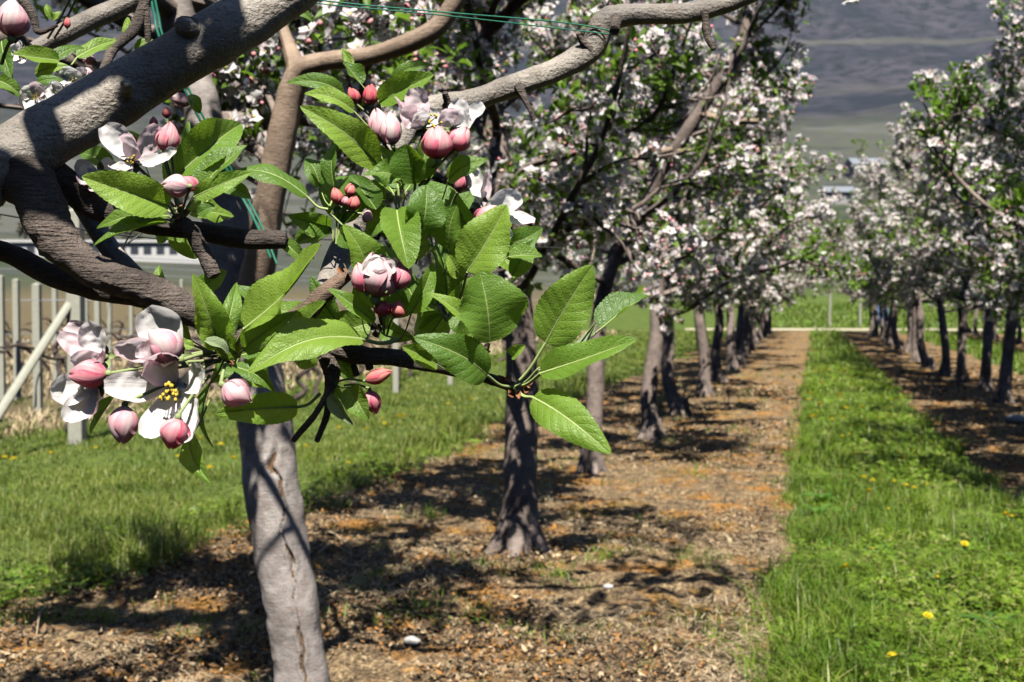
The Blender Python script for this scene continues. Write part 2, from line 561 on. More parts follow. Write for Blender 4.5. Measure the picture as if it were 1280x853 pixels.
def wob(y, k, a=.16):
    y = np.asarray(y, float)
    return (fbm(np.stack([y * .9, np.full_like(y, k), np.zeros_like(y)], -1), 3) - .5) * 2 * a

EDGE = {   # soil bands: left edge, right edge as functions of y
    'l': (lambda y: -2.75 + .02 * np.clip(y - 4, 0, 20) + wob(y, 1.5, .35), lambda y: -.12 + .006 * y + wob(y, 4.5, .12)),
    'r': (lambda y: 1.04 + wob(y, 8.5, .14), lambda y: 3.1 + wob(y, 12.5, .25)),
    'rr': (lambda y: 4.4 + wob(y, 16.5, .2), lambda y: 6.1 + wob(y, 21.5, .2)),
}

def soil_band(key, y0, y1):
    e0, e1 = EDGE[key]
    ys = [y0]
    while ys[-1] < y1:
        ys.append(ys[-1] + max(.018, .0045 * abs(ys[-1])) if ys[-1] > 1.5 else ys[-1] + .06)
    ys = np.array(ys)
    nx = 130 if key == 'l' else 60
    t = np.linspace(0, 1, nx)
    X = e0(ys)[:, None] * (1 - t) + e1(ys)[:, None] * t
    Y = ys[:, None] * np.ones(nx)
    p = np.stack([X, Y, 0 * X], -1)
    z = (fbm(p * 5, 4) - .42) * .05 + np.abs(fbm(p * 21 + 3, 3) - .5) * .045 + (fbm(p * 60, 2) - .5) * .014
    edge = np.clip(np.minimum(t, 1 - t) * 9, 0, 1)[None, :]
    Z = .006 + np.maximum(z, -.002) * edge
    mb = MB()
    mb.add(np.stack([X, Y, Z], -1), grid_faces(len(ys), nx)[:, ::-1])
    tag(mb.build('soil_strip', M_SOIL), kind='structure')
soil_band('l', -1.5, 44)
soil_band('r', 1.0, 44)
soil_band('rr', 14.0, 44)

# path across the end of the orchard
mb = MB()
xs = np.linspace(-4.5, 60, 90)
yc = 46.5 + 1.3 * np.sin(xs * .12 + .4) + xs * .03
t = np.linspace(-1, 1, 7)
mb.add(np.stack(np.broadcast_arrays(xs[:, None], yc[:, None] + t * 1.5, .006 + .03 * (1 - t ** 2)), -1), grid_faces(90, 7))
tag(mb.build('path', M_PATH), kind='structure')

# ------------------------------------------------------------------ ground cover
def in_soil(x, y):
    r = np.zeros(len(x), bool)
    for k in EDGE:
        r |= (x > EDGE[k][0](y)) & (x < EDGE[k][1](y)) & (y < 44)
    return r

def sample(x0, x1, y0, y1, coef, dmin=2.6, cap=9000):
    """random ground points whose density falls with distance, near the view"""
    out = []
    y = y0
    while y < y1:
        dy = max(.5, y * .12)
        yb = min(y + dy, y1)
        d = max(dmin, y)
        n = int(min(cap, coef / d ** 2) * (x1 - x0) * (yb - y))
        p = np.stack([RNG.uniform(x0, x1, n), RNG.uniform(y, yb, n), np.zeros(n)], 1)
        out.append(p)
        y = yb
    p = np.vstack(out)
    px, py, d = proj(p)
    return p[(px > -220) & (px < 1500) & (py < 1050) & (d > .5)]

def blades(mb, B, hmin, hmax, wid, lean=.5):
    n = len(B)
    d = np.maximum(1, depth_of(B) / 5.5)
    h = RNG.uniform(hmin, hmax, n) * np.clip(-.35 + 2.8 * fbm(B * 2.1 + 3, 3), .3, 2.0) * np.sqrt(np.sqrt(d))
    a = RNG.uniform(0, 2 * np.pi, n)
    ld = np.stack([np.cos(a), np.sin(a), 0 * a], 1)
    ln = RNG.uniform(.1, lean * 1.5, n)
    w = (RNG.uniform(.6, 1.3, n) * wid * d)[:, None]
    s = np.stack([-np.sin(a + RNG.normal(0, .5, n)), np.cos(a), 0 * a], 1)
    up = np.array([0, 0, 1.0])
    p1 = B + up * (h * .55)[:, None] + ld * (h * ln * .3)[:, None]
    p2 = B + up * (h * (1 - .25 * ln))[:, None] + ld * (h * ln)[:, None]
    V = np.stack([B - s * w * .4, B + s * w * .4, p1 - s * w * .5, p1 + s * w * .5, p2], 1)
    k = np.arange(n)[:, None] * 5
    mb.add(V, k + np.array([0, 1, 3, 2]), k + np.array([2, 3, 4]))

def grass_things():
    # strip between the two rows
    g = MB()
    p = sample(-.45, 1.5, 1.2, 45, 110000)
    lo = EDGE['l'][1](p[:, 1]) + RNG.normal(0, .05, len(p))
    hi = EDGE['r'][0](p[:, 1]) + RNG.normal(0, .05, len(p))
    p = p[(p[:, 0] > lo) & (p[:, 0] < hi)]
    dens = fbm(p * 2.6 + 40, 3)
    p = p[RNG.uniform(0, 1, len(p)) < np.clip((dens - .33) * 4.5, .15, 1)]
    blades(g, p, .035, .10, .0042, 1.0)
    c = sample(-.1, 1.1, 2.8, 22, 260)
    q = np.repeat(c, 55, 0)
    q[:, :2] += RNG.normal(0, .03, (len(q), 2)) * np.maximum(1, q[:, 1:2] / 8)
    blades(g, q, .05, .11, .0045, .9)
    tag(g.build('grass', M_GRASS), 'bright green grass of the strip between the two apple rows', 'grass', kind='stuff')
    # lawn left of the left row and vineyard floor
    g = MB()
    p = sample(-16, -2.0, 2.5, 44, 120000)
    p = p[p[:, 0] < EDGE['l'][0](p[:, 1]) + RNG.normal(0, .07, len(p))]
    thin = np.clip((p[:, 0] + 6.9) / .9, .06, 1)
    p = p[RNG.uniform(0, 1, len(p)) < thin * np.clip((fbm(p * 1.5 + 11, 3) - .15) * 3, .35, 1)]
    blades(g, p, .02, .05, .0042, 1.0)
    e = sample(-3.6, -2.0, 2.5, 16, 60000)        # taller tufts along the edge of the soil
    de = np.abs(e[:, 0] - EDGE['l'][0](e[:, 1]) + .12)
    e = e[(de < .22) & (fbm(e * 3 + 77, 2) > .47)]
    blades(g, e, .07, .16, .005, .9)
    tag(g.build('grass', M_LAWN), 'sunlit short lawn between the left tree row and the vineyard', 'grass', kind='stuff')
    g = MB()
    p = sample(2.6, 12, 6, 44, 90000)
    p = p[~in_soil(p[:, 0], p[:, 1])]
    blades(g, p, .05, .12, .0045, .8)
    tag(g.build('grass', M_GRASS), 'green grass beyond the right tree row', 'grass', kind='stuff')
    # field past the path
    g = MB()
    n = 26000
    p = np.stack([RNG.uniform(-3.5, 40, n), RNG.uniform(49, 92, n), np.zeros(n)], 1)
    p[:, 2] = height(p[:, 0], p[:, 1])
    blades(g, p, .05, .10, .006, .6)
    tag(g.build('grass', M_GRASS), 'green meadow behind the path at the far end of the orchard', 'grass', kind='stuff')
    # tufts that grow in the bare soil
    g = MB()
    p = sample(-2.7, -.1, 2.2, 20, 26000)
    k = fbm(p * 4.5 + 31, 3)
    p = p[k > .63]
    blades(g, p, .02, .07, .004, .9)
    c = np.array([G(x, y)[:2] for x, y in ((235, 800), (262, 832), (300, 812), (250, 782), (475, 690), (540, 650), (640, 660), (700, 725), (760, 700), (470, 730), (895, 700), (320, 790), (420, 640))])
    q = np.repeat(np.c_[c, np.zeros(len(c))], 46, 0)
    q[:, :2] += RNG.normal(0, .035, (len(q), 2))
    blades(g, q, .03, .075, .004, 1.1)
    tag(g.build('grass', M_GRASS), 'sparse grass tufts sprouting in the bare soil under the left row', 'grass', kind='stuff')
grass_things()

def clover():
    mb = MB()
    p = sample(-.3, 1.4, 2.4, 20, 30000)
    lo, hi = EDGE['l'][1](p[:, 1]) + .02, EDGE['r'][0](p[:, 1])
    p = p[(p[:, 0] > lo) & (p[:, 0] < hi) & (fbm(p * 1.9 + 60, 3) > .46)]
    e = sample(-3.8, -2.0, 2.5, 9, 16000)
    e = e[(np.abs(e[:, 0] - EDGE['l'][0](e[:, 1]) + .05) < .3) & (fbm(e * 2.3 + 5, 2) > .44)]
    p = np.vstack([p, e])
    n = len(p)
    h = RNG.uniform(.03, .09, n)
    r = RNG.uniform(.009, .02, n) * np.maximum(1, depth_of(p) / 6)
    c = p + np.stack([RNG.normal(0, .02, n), RNG.normal(0, .02, n), h], 1)
    tilt = nrm(np.stack([RNG.normal(0, .35, n), RNG.normal(0, .35, n), np.ones(n)], 1))
    s = nrm(np.cross(tilt, nrm(RNG.normal(0, 1, (n, 3)))))
    t = np.cross(tilt, s)
    for k in range(3):
        a = k * 2.094
        d = s * math.cos(a) + t * math.sin(a)
        w = np.cross(tilt, d)
        R = r[:, None]
        V = np.stack([c, c + d * R * .6 + w * R * .5 + tilt * R * .15, c + d * R * 1.25, c + d * R * .6 - w * R * .5 + tilt * R * .15], 1)
        i = np.arange(n)[:, None] * 4
        mb.add(V, T=np.vstack([i + np.array([0, 2, 1]), i + np.array([0, 3, 2])]))
    tag(mb.build('clover', M_GRASS), 'clover and low leafy weeds among the strip grass', 'ground cover', kind='stuff')
clover()

def litter():
    mb = MB()
    p = sample(-2.8, -.1, 1.9, 16, 95000, cap=16000)
    p = p[(p[:, 0] > EDGE['l'][0](p[:, 1])) & (p[:, 0] < EDGE['l'][1](p[:, 1])) & (fbm(p * 1.6 + 13, 3) + RNG.normal(0, .05, len(p)) > .50)]
    q = sample(1.0, 3.2, 5, 20, 50000)
    p = np.vstack([p, q[(q[:, 0] > EDGE['r'][0](q[:, 1]))]])
    n = len(p)
    z = .012 + RNG.uniform(0, .028, n)
    c = p + np.stack([0 * z, 0 * z, z], 1)
    nn = nrm(np.stack([RNG.normal(0, .45, n), RNG.normal(0, .45, n), np.ones(n)], 1))
    s = nrm(np.cross(nn, RNG.normal(0, 1, (n, 3))))
    t = np.cross(nn, s)
    L = (RNG.uniform(.003, .013, n) * RNG.choice([1, 1, 1, 1.7], n) * np.maximum(1, depth_of(p) / 7))[:, None]
    W = L * RNG.uniform(.25, .6, n)[:, None]
    cu = L * RNG.uniform(-.3, .5, n)[:, None]
    V = np.stack([c - s * L + nn * cu, c - t * W, c + t * W, c + s * L + nn * cu, c + t * W * .2 + s * L * .2], 1)
    i = np.arange(n)[:, None] * 5
    mb.add(V, T=np.vstack([i + np.array([0, 1, 4]), i + np.array([0, 4, 2]), i + np.array([1, 3, 4]), i + np.array([4, 3, 2])]))
    tag(mb.build('leaf_litter', M_LITTER, smooth=False), 'dry dead leaf litter scattered over the bare soil', 'leaf litter', kind='stuff')
    mb = MB()
    p = sample(-2.6, -.1, 1.9, 16, 24000)
    p = p[(p[:, 0] < EDGE['l'][1](p[:, 1])) & (fbm(p * 1.3 + 50, 3) > .5)]
    n = len(p)
    a = RNG.uniform(0, 2 * np.pi, n)
    L = (RNG.uniform(.015, .06, n))[:, None]
    d = np.stack([np.cos(a), np.sin(a), RNG.normal(0, .12, n)], 1)
    s = np.stack([-np.sin(a), np.cos(a), 0 * a], 1)
    w = (RNG.uniform(.0007, .0016, n) * np.maximum(1, depth_of(p) / 4))[:, None]
    c = p + np.array([0, 0, 1]) * RNG.uniform(.02, .045, n)[:, None]
    m = c + s * L * RNG.normal(0, .12, n)[:, None] + np.array([0, 0, .006])
    V = np.stack([c - d * L - s * w, c - d * L + s * w, m - s * w, m + s * w, c + d * L - s * w, c + d * L + s * w], 1)
    i = np.arange(n)[:, None] * 6
    mb.add(V, np.vstack([i + np.array([0, 2, 3, 1]), i + np.array([2, 4, 5, 3])]))
    tag(mb.build('dry_straw', M_STRAW), 'dry grass stalks strewn over the bare soil', 'straw', kind='stuff')
litter()

# fallen twigs and a few loose stones, each its own thing
for k, (pts, lab) in enumerate([
        ([(405, 672), (420, 682), (440, 698)], 'pale fallen twig on the soil right of the nearest trunk'),
        ([(57, 770), (50, 785), (46, 805)], 'thin pale stalk standing out of the soil at bottom left'),
        ([(398, 700), (415, 695), (437, 700)], 'short pale fallen twig beside the nearest trunk')]):
    mb = MB()
    q = [G(x, y) + np.array([0, 0, .03 + .02 * (i == 1)]) for i, (x, y) in enumerate(pts)]
    tube(mb, q, [.004, .0035, .002], 6)
    o0 = q[0] * np.array([1, 1, 0])
    tag(mb.build('fallen_twig', M_STRAW, origin=o0), lab, 'twig').location = Vector(o0)
for k, (x, y, s, lab) in enumerate([(760, 742, .022, 'pale pebble in the brown soil, nearest to the grass strip'),
                                    (515, 812, .03, 'grey stone among the litter right of the nearest trunk'),
                                    (1272, 531, .10, 'white stone lying under the right tree row')]):
    u, v = np.meshgrid(np.linspace(0, np.pi, 9), np.linspace(0, 2 * np.pi, 13), indexing='ij')
    V = np.stack([np.sin(u) * np.cos(v), np.sin(u) * np.sin(v) * .7, np.cos(u) * .5], -1) * s
    V *= (1 + .35 * (fbm(V / s * 1.4 + k * 7, 2) - .5))[..., None]
    mb = MB()
    mb.add(V, grid_faces(9, 13))
    o = tag(mb.build('stone', M_STONE), lab, 'stone')
    g = G(x, y)
    o.location = (g[0], g[1], .02 + s * .25)

# ------------------------------------------------------------------ orchard trees
def leaf_bulk(mb, B, D, N, L, W, m=0):
    n = len(B)
    D = nrm(D)
    S = nrm(np.cross(D, N))
    N = np.cross(S, D)
    L, W = L[:, None], W[:, None]
    dr = RNG.uniform(-.05, .28, n)[:, None] * L
    fo = RNG.uniform(.05, .3, n)[:, None] * L
    c = B + D * L * .48 + N * dr * .35
    V = np.stack([B, B + D * L * .42 - S * W + N * fo, c, B + D * L * .45 + S * W + N * fo, B + D * L - N * dr,
                  B + D * L * .76 - S * W * .62 + N * fo * .5 - N * dr * .2, B + D * L * .76 + S * W * .62 + N * fo * .5 - N * dr * .2], 1)
    i = np.arange(n)[:, None] * 7
    mb.add(V, T=np.vstack([i + np.array(f) for f in ((0, 2, 1), (0, 3, 2), (1, 2, 5), (3, 6, 2), (5, 2, 4), (2, 6, 4))]), m=m)

def flower_bulk(mb, C, A, R, m=0, core=1):
    n = len(C)
    A = nrm(A)
    S = nrm(np.cross(A, nrm(RNG.normal(0, 1, (n, 3)))))
    T = np.cross(A, S)
    cup = RNG.uniform(.15, .75, n)[:, None]
    R = R[:, None]
    i = np.arange(n)[:, None]
    for k in range(5):
        a = k * 1.2566 + RNG.normal(0, .12, n)[:, None]
        d = S * np.cos(a) + T * np.sin(a)
        w = np.cross(A, d)
        V = np.stack([C + d * R * .12, C + d * R * .6 + w * R * .42 + A * R * cup * .55, C + d * R * 1.02 + A * R * cup * .75 + w * R * .15,
                      C + d * R * .62 - w * R * .42 + A * R * cup * .5, C + d * R * .62 + A * R * cup * .3], 1)
        j = i * 5
        mb.add(V, T=np.vstack([j + np.array(f) for f in ((0, 4, 1), (1, 4, 2), (2, 4, 3), (3, 4, 0))]), m=m)
    V = np.stack([C + S * R * .2 + A * R * .3, C + T * R * .2 + A * R * .3, C - S * R * .2 + A * R * .3, C - T * R * .2 + A * R * .3, C + A * R * .1], 1)
    j = i * 5
    mb.add(V, T=np.vstack([j + np.array(f) for f in ((0, 1, 4), (1, 2, 4), (2, 3, 4), (3, 0, 4))]), m=core)

def bud_bulk(mb, C, A, R, m=2):
    n = len(C)
    A = nrm(A)
    S = nrm(np.cross(A, nrm(RNG.normal(0, 1, (n, 3)))))
    T = np.cross(A, S)
    R = R[:, None]
    V = [C - A * R]
    for z, r in ((-.35, .75), (.45, .7)):
        for k in range(5):
            a = k * 1.2566 + z
            V.append(C + A * R * z * 1.2 + (S * math.cos(a) + T * math.sin(a)) * R * r)
    V.append(C + A * R * 1.35)
    V = np.stack(V, 1)
    i = np.arange(n)[:, None] * 12
    fs = []
    for k in range(5):
        q = (k + 1) % 5
        fs += [(0, 1 + q, 1 + k), (1 + k, 1 + q, 6 + k), (1 + q, 6 + q, 6 + k), (6 + k, 6 + q, 11)]
    mb.add(V, T=np.vstack([i + np.array(f) for f in fs]), m=m)

def spur_foliage(S, A, leaf_mb, flow_mb, big=1.0, bloom=.75):
    """leaf rosettes and blossom clusters on spur points S with axes A"""
    n = len(S)
    A = nrm(A)
    den = fbm(S * 3.1 + 21, 3)
    k = np.round(RNG.uniform(1.5, 4.6, n) * np.clip(den * 2.2, .5, 1.5)).astype(int) + 1
    idx = np.repeat(np.arange(n), k)
    m = len(idx)
    rnd = nrm(RNG.normal(0, 1, (m, 3)))
    side = nrm(np.cross(A[idx], rnd))
    inc = RNG.uniform(.25, 1.25, m)[:, None]
    D = A[idx] * np.cos(inc) + side * np.sin(inc)
    B = S[idx] + D * RNG.uniform(.008, .028, m)[:, None]
    N = A[idx] * .9 + np.array([0, 0, .7]) + RNG.normal(0, .35, (m, 3))
    L = RNG.uniform(.028, .062, m) * big
    leaf_bulk(leaf_mb, B, D, N, L, L * RNG.uniform(.2, .3, m))
    b = np.where(RNG.uniform(0, 1, n) < np.clip((fbm(S * 2.6 + 4, 3) - .33) * 4.2, .12, 1) * (bloom + .3))[0]
    idx = np.repeat(b, RNG.integers(4, 9, len(b)))
    m = len(idx)
    off = nrm(A[idx] * .7 + RNG.normal(0, .7, (m, 3)))
    C = S[idx] + A[idx] * .022 + off * RNG.uniform(.018, .045, m)[:, None]
    ax = off + np.array([0, 0, .25])
    isb = RNG.uniform(0, 1, m) < .27
    flower_bulk(flow_mb, C[~isb], ax[~isb], RNG.uniform(.019, .029, (~isb).sum()) * big)
    bud_bulk(flow_mb, C[isb], ax[isb], RNG.uniform(.006, .010, isb.sum()) * big)

def branch_pts(rng, start, d, length, n=6, wig=.25, up=.15):
    p = [np.array(start, float)]
    d = nrm(d)
    for k in range(n):
        d = nrm(d + rng.normal(0, wig, 3) + np.array([0, 0, up]))
        p.append(p[-1] + d * length / n)
    return np.array(p)

def grow(rng, leader, lr, limbs, z0, z1, reach, keep=None, spur_gap=.043, sub=(7, 11), spur_from=.25, lead_from=.45, up=.1, dirs=None):
    """branches of one tree in local coordinates -> limb meshes, twig mesh, spur points"""
    L, tw, S, A = [], MB(), [], []
    lead = spline(leader, 60)
    def spurs(pts, t0, gap):
        c = spline(pts, 24)
        ln = np.linalg.norm(np.diff(c, axis=0), axis=1).sum()
        for t in np.arange(t0, 1.0, gap / max(ln, .01)):
            i = min(int(t * 23), 22)
            q = c[i] + (c[i + 1] - c[i]) * (t * 23 - i)
            tg = nrm(c[i + 1] - c[i])
            a = nrm(np.cross(tg, rng.normal(0, 1, 3)) + np.array([0, 0, .5]) + tg * .2)
            S.append(q + a * .018)
            A.append(a)
        S.append(c[-1])
        A.append(nrm(c[-1] - c[-3]))
    a0 = rng.uniform(0, 6.28)
    for k in range(limbs):
        z = z0 + (z1 - z0) * (k / max(1, limbs - 1)) + rng.normal(0, .05)
        i = int(np.argmin(np.abs(lead[:, 2] - z)))
        a = a0 + k * 2.4 + rng.normal(0, .25) if dirs is None else dirs[k]
        f = (z - z0) / max(.01, (z1 - z0))
        el = rng.uniform(-.05, .4) + .4 * f
        d = np.array([math.cos(a) * math.cos(el), math.sin(a) * math.cos(el), math.sin(el)])
        ln = reach * (1.0 - .55 * f) * rng.uniform(.85, 1.15)
        pts = branch_pts(rng, lead[i], d, ln, 7, .2, up)
        r0 = rng.uniform(.020, .030) * (1 - .4 * f)
        mb = MB()
        tube(mb, pts, np.linspace(r0, r0 * .25, 8), 7, 22, rough=.25, freq=22)
        L.append(mb)
        spurs(pts, spur_from, spur_gap * 1.3)
        for j in range(rng.integers(*sub)):
            t = rng.uniform(.22, .98)
            q = spline(pts, 24)[int(t * 23)]
            tg = nrm(pts[min(6, int(t * 7)) + 1] - pts[min(6, int(t * 7))])
            dd = nrm(tg * .6 + rng.normal(0, .75, 3) + np.array([0, 0, .25]))
            sp = branch_pts(rng, q, dd, rng.uniform(.22, .52) * (1 - .3 * f), 5, .28, up * .8)
            tube(mb, sp, np.linspace(r0 * .38, .0028, 6), 5, 12)
            spurs(sp, .12, spur_gap)
            for jj in range(rng.integers(1, 3)):
                q2 = sp[rng.integers(2, 5)]
                s2 = branch_pts(rng, q2, nrm(dd + rng.normal(0, .9, 3)), rng.uniform(.1, .24), 4, .3, up)
                tube(mb, s2, np.linspace(.005, .002, 5), 4, 8)
                spurs(s2, .15, spur_gap)
    spurs(lead, lead_from, spur_gap)
    S, A = np.array(S), np.array(A)
    if keep is not None:
        m = keep(S)
        S, A = S[m], A[m]
    return L, tw, S, A

def trunk_mesh(rng, pts, radii, sides=16, flare=True, rough=.16, freq=14):
    mb = MB()
    tube(mb, pts, radii, sides, len(pts) * 9, rough=rough, freq=freq)
    if flare:
        b, r = np.asarray(pts[0], float), radii[0]
        for k in range(5):
            a = k * 1.26 + rng.uniform(-.3, .3)
            d = np.array([math.cos(a), math.sin(a), 0])
            tube(mb, [b + np.array([0, 0, .16]) + d * r * .45, b + np.array([0, 0, .05]) + d * r * 1.0, b + np.array([0, 0, -.03]) + d * r * 1.9],
                 [r * .5, r * .42, r * .18], 8, 9, rough=.3, freq=20)
    return mb

LEADER = [(775, 315), (802, 265), (848, 182), (884, 125), (925, 60)]
def make_tree(rng, kind, loc, leader, lr, limbs, z0, z1, reach, label, group, extra=None, view_clear=None, **kw):
    root = empty('apple_tree', loc, label, 'apple tree', group)
    trunk_mesh(rng, leader, lr).build('trunk', kind[0], root)
    L, tw, S, A = grow(rng, leader, lr, limbs, z0, z1, reach, **kw)
    for mb in L: mb.build('limb', kind[1], root)
    if extra:
        e = extra(root)
        if e is not None:
            S = np.vstack([S, e])
            A = np.vstack([A, nrm(rng.normal(0, .6, (len(e), 3)) + np.array([0, 0, .6]))])
    if view_clear:
        m = beside_line(S + np.array(root.location), view_clear, 26, 7.0) & unshaded(S + np.array(root.location), [(848, 182, 7.2), (884, 125, 7.1), (802, 265, 7.3), (925, 60, 7.0)], .12)
        S, A = S[m], A[m]
    lf, fl = MB(), MB()
    spur_foliage(S, A, lf, fl)
    lf.build('foliage', M_CLEAF, root)
    fl.build('blossoms', [M_CPET, M_CCORE, M_CPINK], root)
    return root

ORD = ['first', 'second', 'third', 'fourth', 'fifth', 'sixth', 'seventh', 'eighth', 'ninth', 'tenth', 'eleventh', 'twelfth',
       'thirteenth', 'fourteenth', 'fifteenth', 'sixteenth', 'seventeenth', 'eighteenth', 'nineteenth', 'twentieth']
FARK = (M_BARK_FAR, M_BARK_FAR)
g_left, g_right, g_far = 'apple trees of the left row', 'apple trees of the right row', 'apple trees of the row beyond the right row'

def local(pts, base):
    return [np.asarray(p) - base for p in pts]

# -- third tree of the left row (second bare trunk in full view) with a dark grey leader
def px_tree(rows, d, base_px):
    base = G(*base_px)
    base[2] = 0
    return base, [np.zeros(3)] + [P(x, y, d + dd) - base for x, y, dd in rows]

protos = []
rs = np.random.default_rng(3)
def arching(root, rows, n, seed, sp=.13, seen=False):
    b0 = np.array(root.location)
    mb = MB()
    pts = [P(x, y, d) for x, y, d, r in rows]
    tube(mb, np.array(pts) - b0, [r for x, y, d, r in rows], 8, 40, rough=.3, freq=20)
    rg = np.random.default_rng(seed)
    c = spline(pts, 60)
    q = c[rg.integers(12, 60, n)] + rg.normal(0, sp, (n, 3))
    for k in range(0, n, 3):
        if proj(q[k])[1] > -45 and not seen: continue
        j = int(np.argmin(np.linalg.norm(c - q[k], axis=1)))
        tube(mb, np.array([c[max(0, j - 3)], (c[j] + q[k]) / 2, q[k]]) - b0, [.006, .004, .002], 5, 6)
    mb.build('limb', M_BARK_FAR, root)
    return q[(proj(q)[1] < -15) | seen] - b0
def second_extra(root):
    return np.vstack([arching(root, [(608, 40, 5.3, .035), (720, -60, 4.9, .028), (840, -90, 4.5, .02), (930, -80, 4.1, .013), (980, -70, 3.9, .006)], 90, 61),  # unseen limb, added to throw branch shadows on the soil
                      arching(root, [(608, 30, 5.3, .03), (560, -90, 4.6, .024), (640, -100, 4.2, .018), (720, -80, 3.9, .012), (800, -90, 3.7, .006)], 70, 62),  # likewise out of view and added for its shadow
                      arching(root, [(640, 330, 5.25, .03), (565, 235, 5.2, .024), (480, 195, 5.2, .017), (400, 180, 5.3, .01), (360, 170, 5.4, .004)], 110, 71, .2, True),
                      arching(root, [(620, 180, 5.3, .026), (550, 110, 5.4, .02), (460, 100, 5.5, .013), (390, 60, 5.6, .005)], 100, 72, .2, True),
                      arching(root, [(640, 330, 5.25, .03), (720, 280, 5.0, .02), (790, 262, 4.9, .012), (830, 230, 4.9, .005)], 60, 73, .16, True)])
dB = G(648, 690)
base, lead = px_tree([(650, 640, 0), (651, 550, 0), (652, 440, .02), (641, 335, .05), (622, 180, .05), (606, 60, .1), (598, -60, .15), (600, -170, .2)], depth_of(G(648, 690)), (648, 690))
make_tree(rs, (M_BARK_FAR, M_BARK_FAR), base, lead, [.092, .083, .074, .068, .062, .05, .042, .034, .02], 13, 1.0, 2.6, 1.75,
          'apple tree with thick dark trunk in full view, right of the nearest trunk', g_left, second_extra, view_clear=LEADER)

# -- next tree: slim dark trunk whose leader leans to the right in full sun
base, lead = px_tree([(741, 560, 0), (745, 470, 0), (750, 390, 0), (770, 320, -.1), (802, 265, -.25), (848, 182, -.4), (884, 125, -.5), (925, 60, -.6), (938, -10, -.6)], depth_of(G(738, 592)), (738, 592))
def lean_extra(root):
    b0 = np.array(root.location)
    d = depth_of(G(738, 592))
    for pts, r in (([(870, 140, -.45), (905, 150, -.6), (948, 152, -.7)], .03), ([(845, 185, -.4), (790, 200, -.5), (735, 215, -.7)], .018), ([(840, 190, -.4), (870, 187, -.5), (885, 180, -.6)], .016)):
        mb = MB()
        tube(mb, [P(x, y, d + e) - b0 for x, y, e in pts], [r, r * .8, r * .6], 8, 14, rough=.25, freq=20)
        mb.build('limb', M_BARK_SMOOTH, root)
make_tree(rs, (M_BARK_FAR, M_BARK_FAR), base, lead, [.07, .06, .055, .048, .043, .042, .042, .038, .034, .024], 12, 1.0, 2.8, 1.6,
          'slim apple tree whose sunlit leader leans right towards the grass strip', g_left, lean_extra, view_clear=LEADER)

# -- general trees
for k in range(4):
    rng = np.random.default_rng(100 + k * 7)
    lean = rng.normal(0, .07, 2)
    top = rng.uniform(2.75, 3.1)
    lead = [np.zeros(3)]
    for z in (.35, .75, 1.05, 1.5, 2.0, top):
        lead.append(np.array([lean[0] * z + rng.normal(0, .03), lean[1] * z + rng.normal(0, .03), z]))
    r = make_tree(rng, FARK, (0, -50, 0), lead, [.072, .057, .052, .048, .034, .024, .01], 14, .95, 2.7, 1.65, 'x', None)
    protos.append(r)
used = set()
def place(k, x, y, rz, sc, label, group):
    p = protos[k % 4]
    if k % 4 in used:
        o = copy_tree(p, (x, y, 0), rz, sc)
    else:
        used.add(k % 4)
        o = p
        o.location = (x, y, 0)
        o.rotation_euler = (0, 0, rz)
        o.scale = (sc, sc, sc)
    tag(o, label, 'apple tree', group)
    return o

rp = random.Random(5)
left = [(815, 553), (850, 522), (879, 497), (899, 480), (915, 467), (925, 458)]
left_pos = [G(*p)[:2] for p in left]
y = left_pos[-1][1]
while y < 40:
    y += rp.uniform(1.7, 2.1)
    left_pos.append((ROW_L + rp.uniform(-.08, .08), y))
for i, (x, y) in enumerate(left_pos):
    place(i, x, y, rp.uniform(0, 6.28), rp.uniform(1.08, 1.2),
          'white blossoming apple tree of the left row, its %s trunk counted from the camera' % ORD[min(i + 3, 19)], g_left)
right_pos = [(2.25, 6.4), (2.15, 8.4), (2.1, 10.3), (2.15, 12.2), (2.0, 13.5), (2.05, 15.2), (1.98, 16.8), (1.93, 18.3)]
y = 18.3
while y < 41:
    y += rp.uniform(1.7, 2.2)
    right_pos.append((ROW_R + rp.uniform(-.1, .12), y))
for i, (x, y) in enumerate(right_pos):
    place(i + 1, x, y, rp.uniform(0, 6.28), rp.uniform(1.04, 1.16),
          'white blossoming apple tree of the right row, %s from the camera' % ORD[min(i, 19)], g_right)
for i in range(10):
    place(i, ROW_R2 + rp.uniform(-.1, .1), 24.5 + i * 2.0, rp.uniform(0, 6.28), rp.uniform(.95, 1.05),
          'white blossoming apple tree of the row beyond the right row', g_far)

# ------------------------------------------------------------------ near tree of the left row (bare trunk at lower left)
D1 = 2.97
base1 = P(392, 925, D1)
base1[2] = 0
tr_px = [(384, 885), (377, 840), (366, 760), (352, 680), (338, 600), (330, 540), (318, 470), (303, 390), (288, 310), (270, 225), (247, 120), (224, 35), (205, -50), (190, -170), (180, -300)]
tr_w = [86, 80, 76, 72, 72, 74, 76, 74, 72, 62, 56, 52, 48, 42, 32, 20]
lead1 = [np.array([.03, 0, -.05])] + [P(x, y, D1) - base1 for x, y in tr_px]
rad1 = [w * .46 * D1 / F for w in tr_w]
t1 = empty('apple_tree', base1, 'nearest apple tree with bare grey trunk cracked down its sunlit front', 'apple tree', g_left)
mb = MB()
tube(mb, lead1, rad1, 120, 420, rough=.2, freq=15)
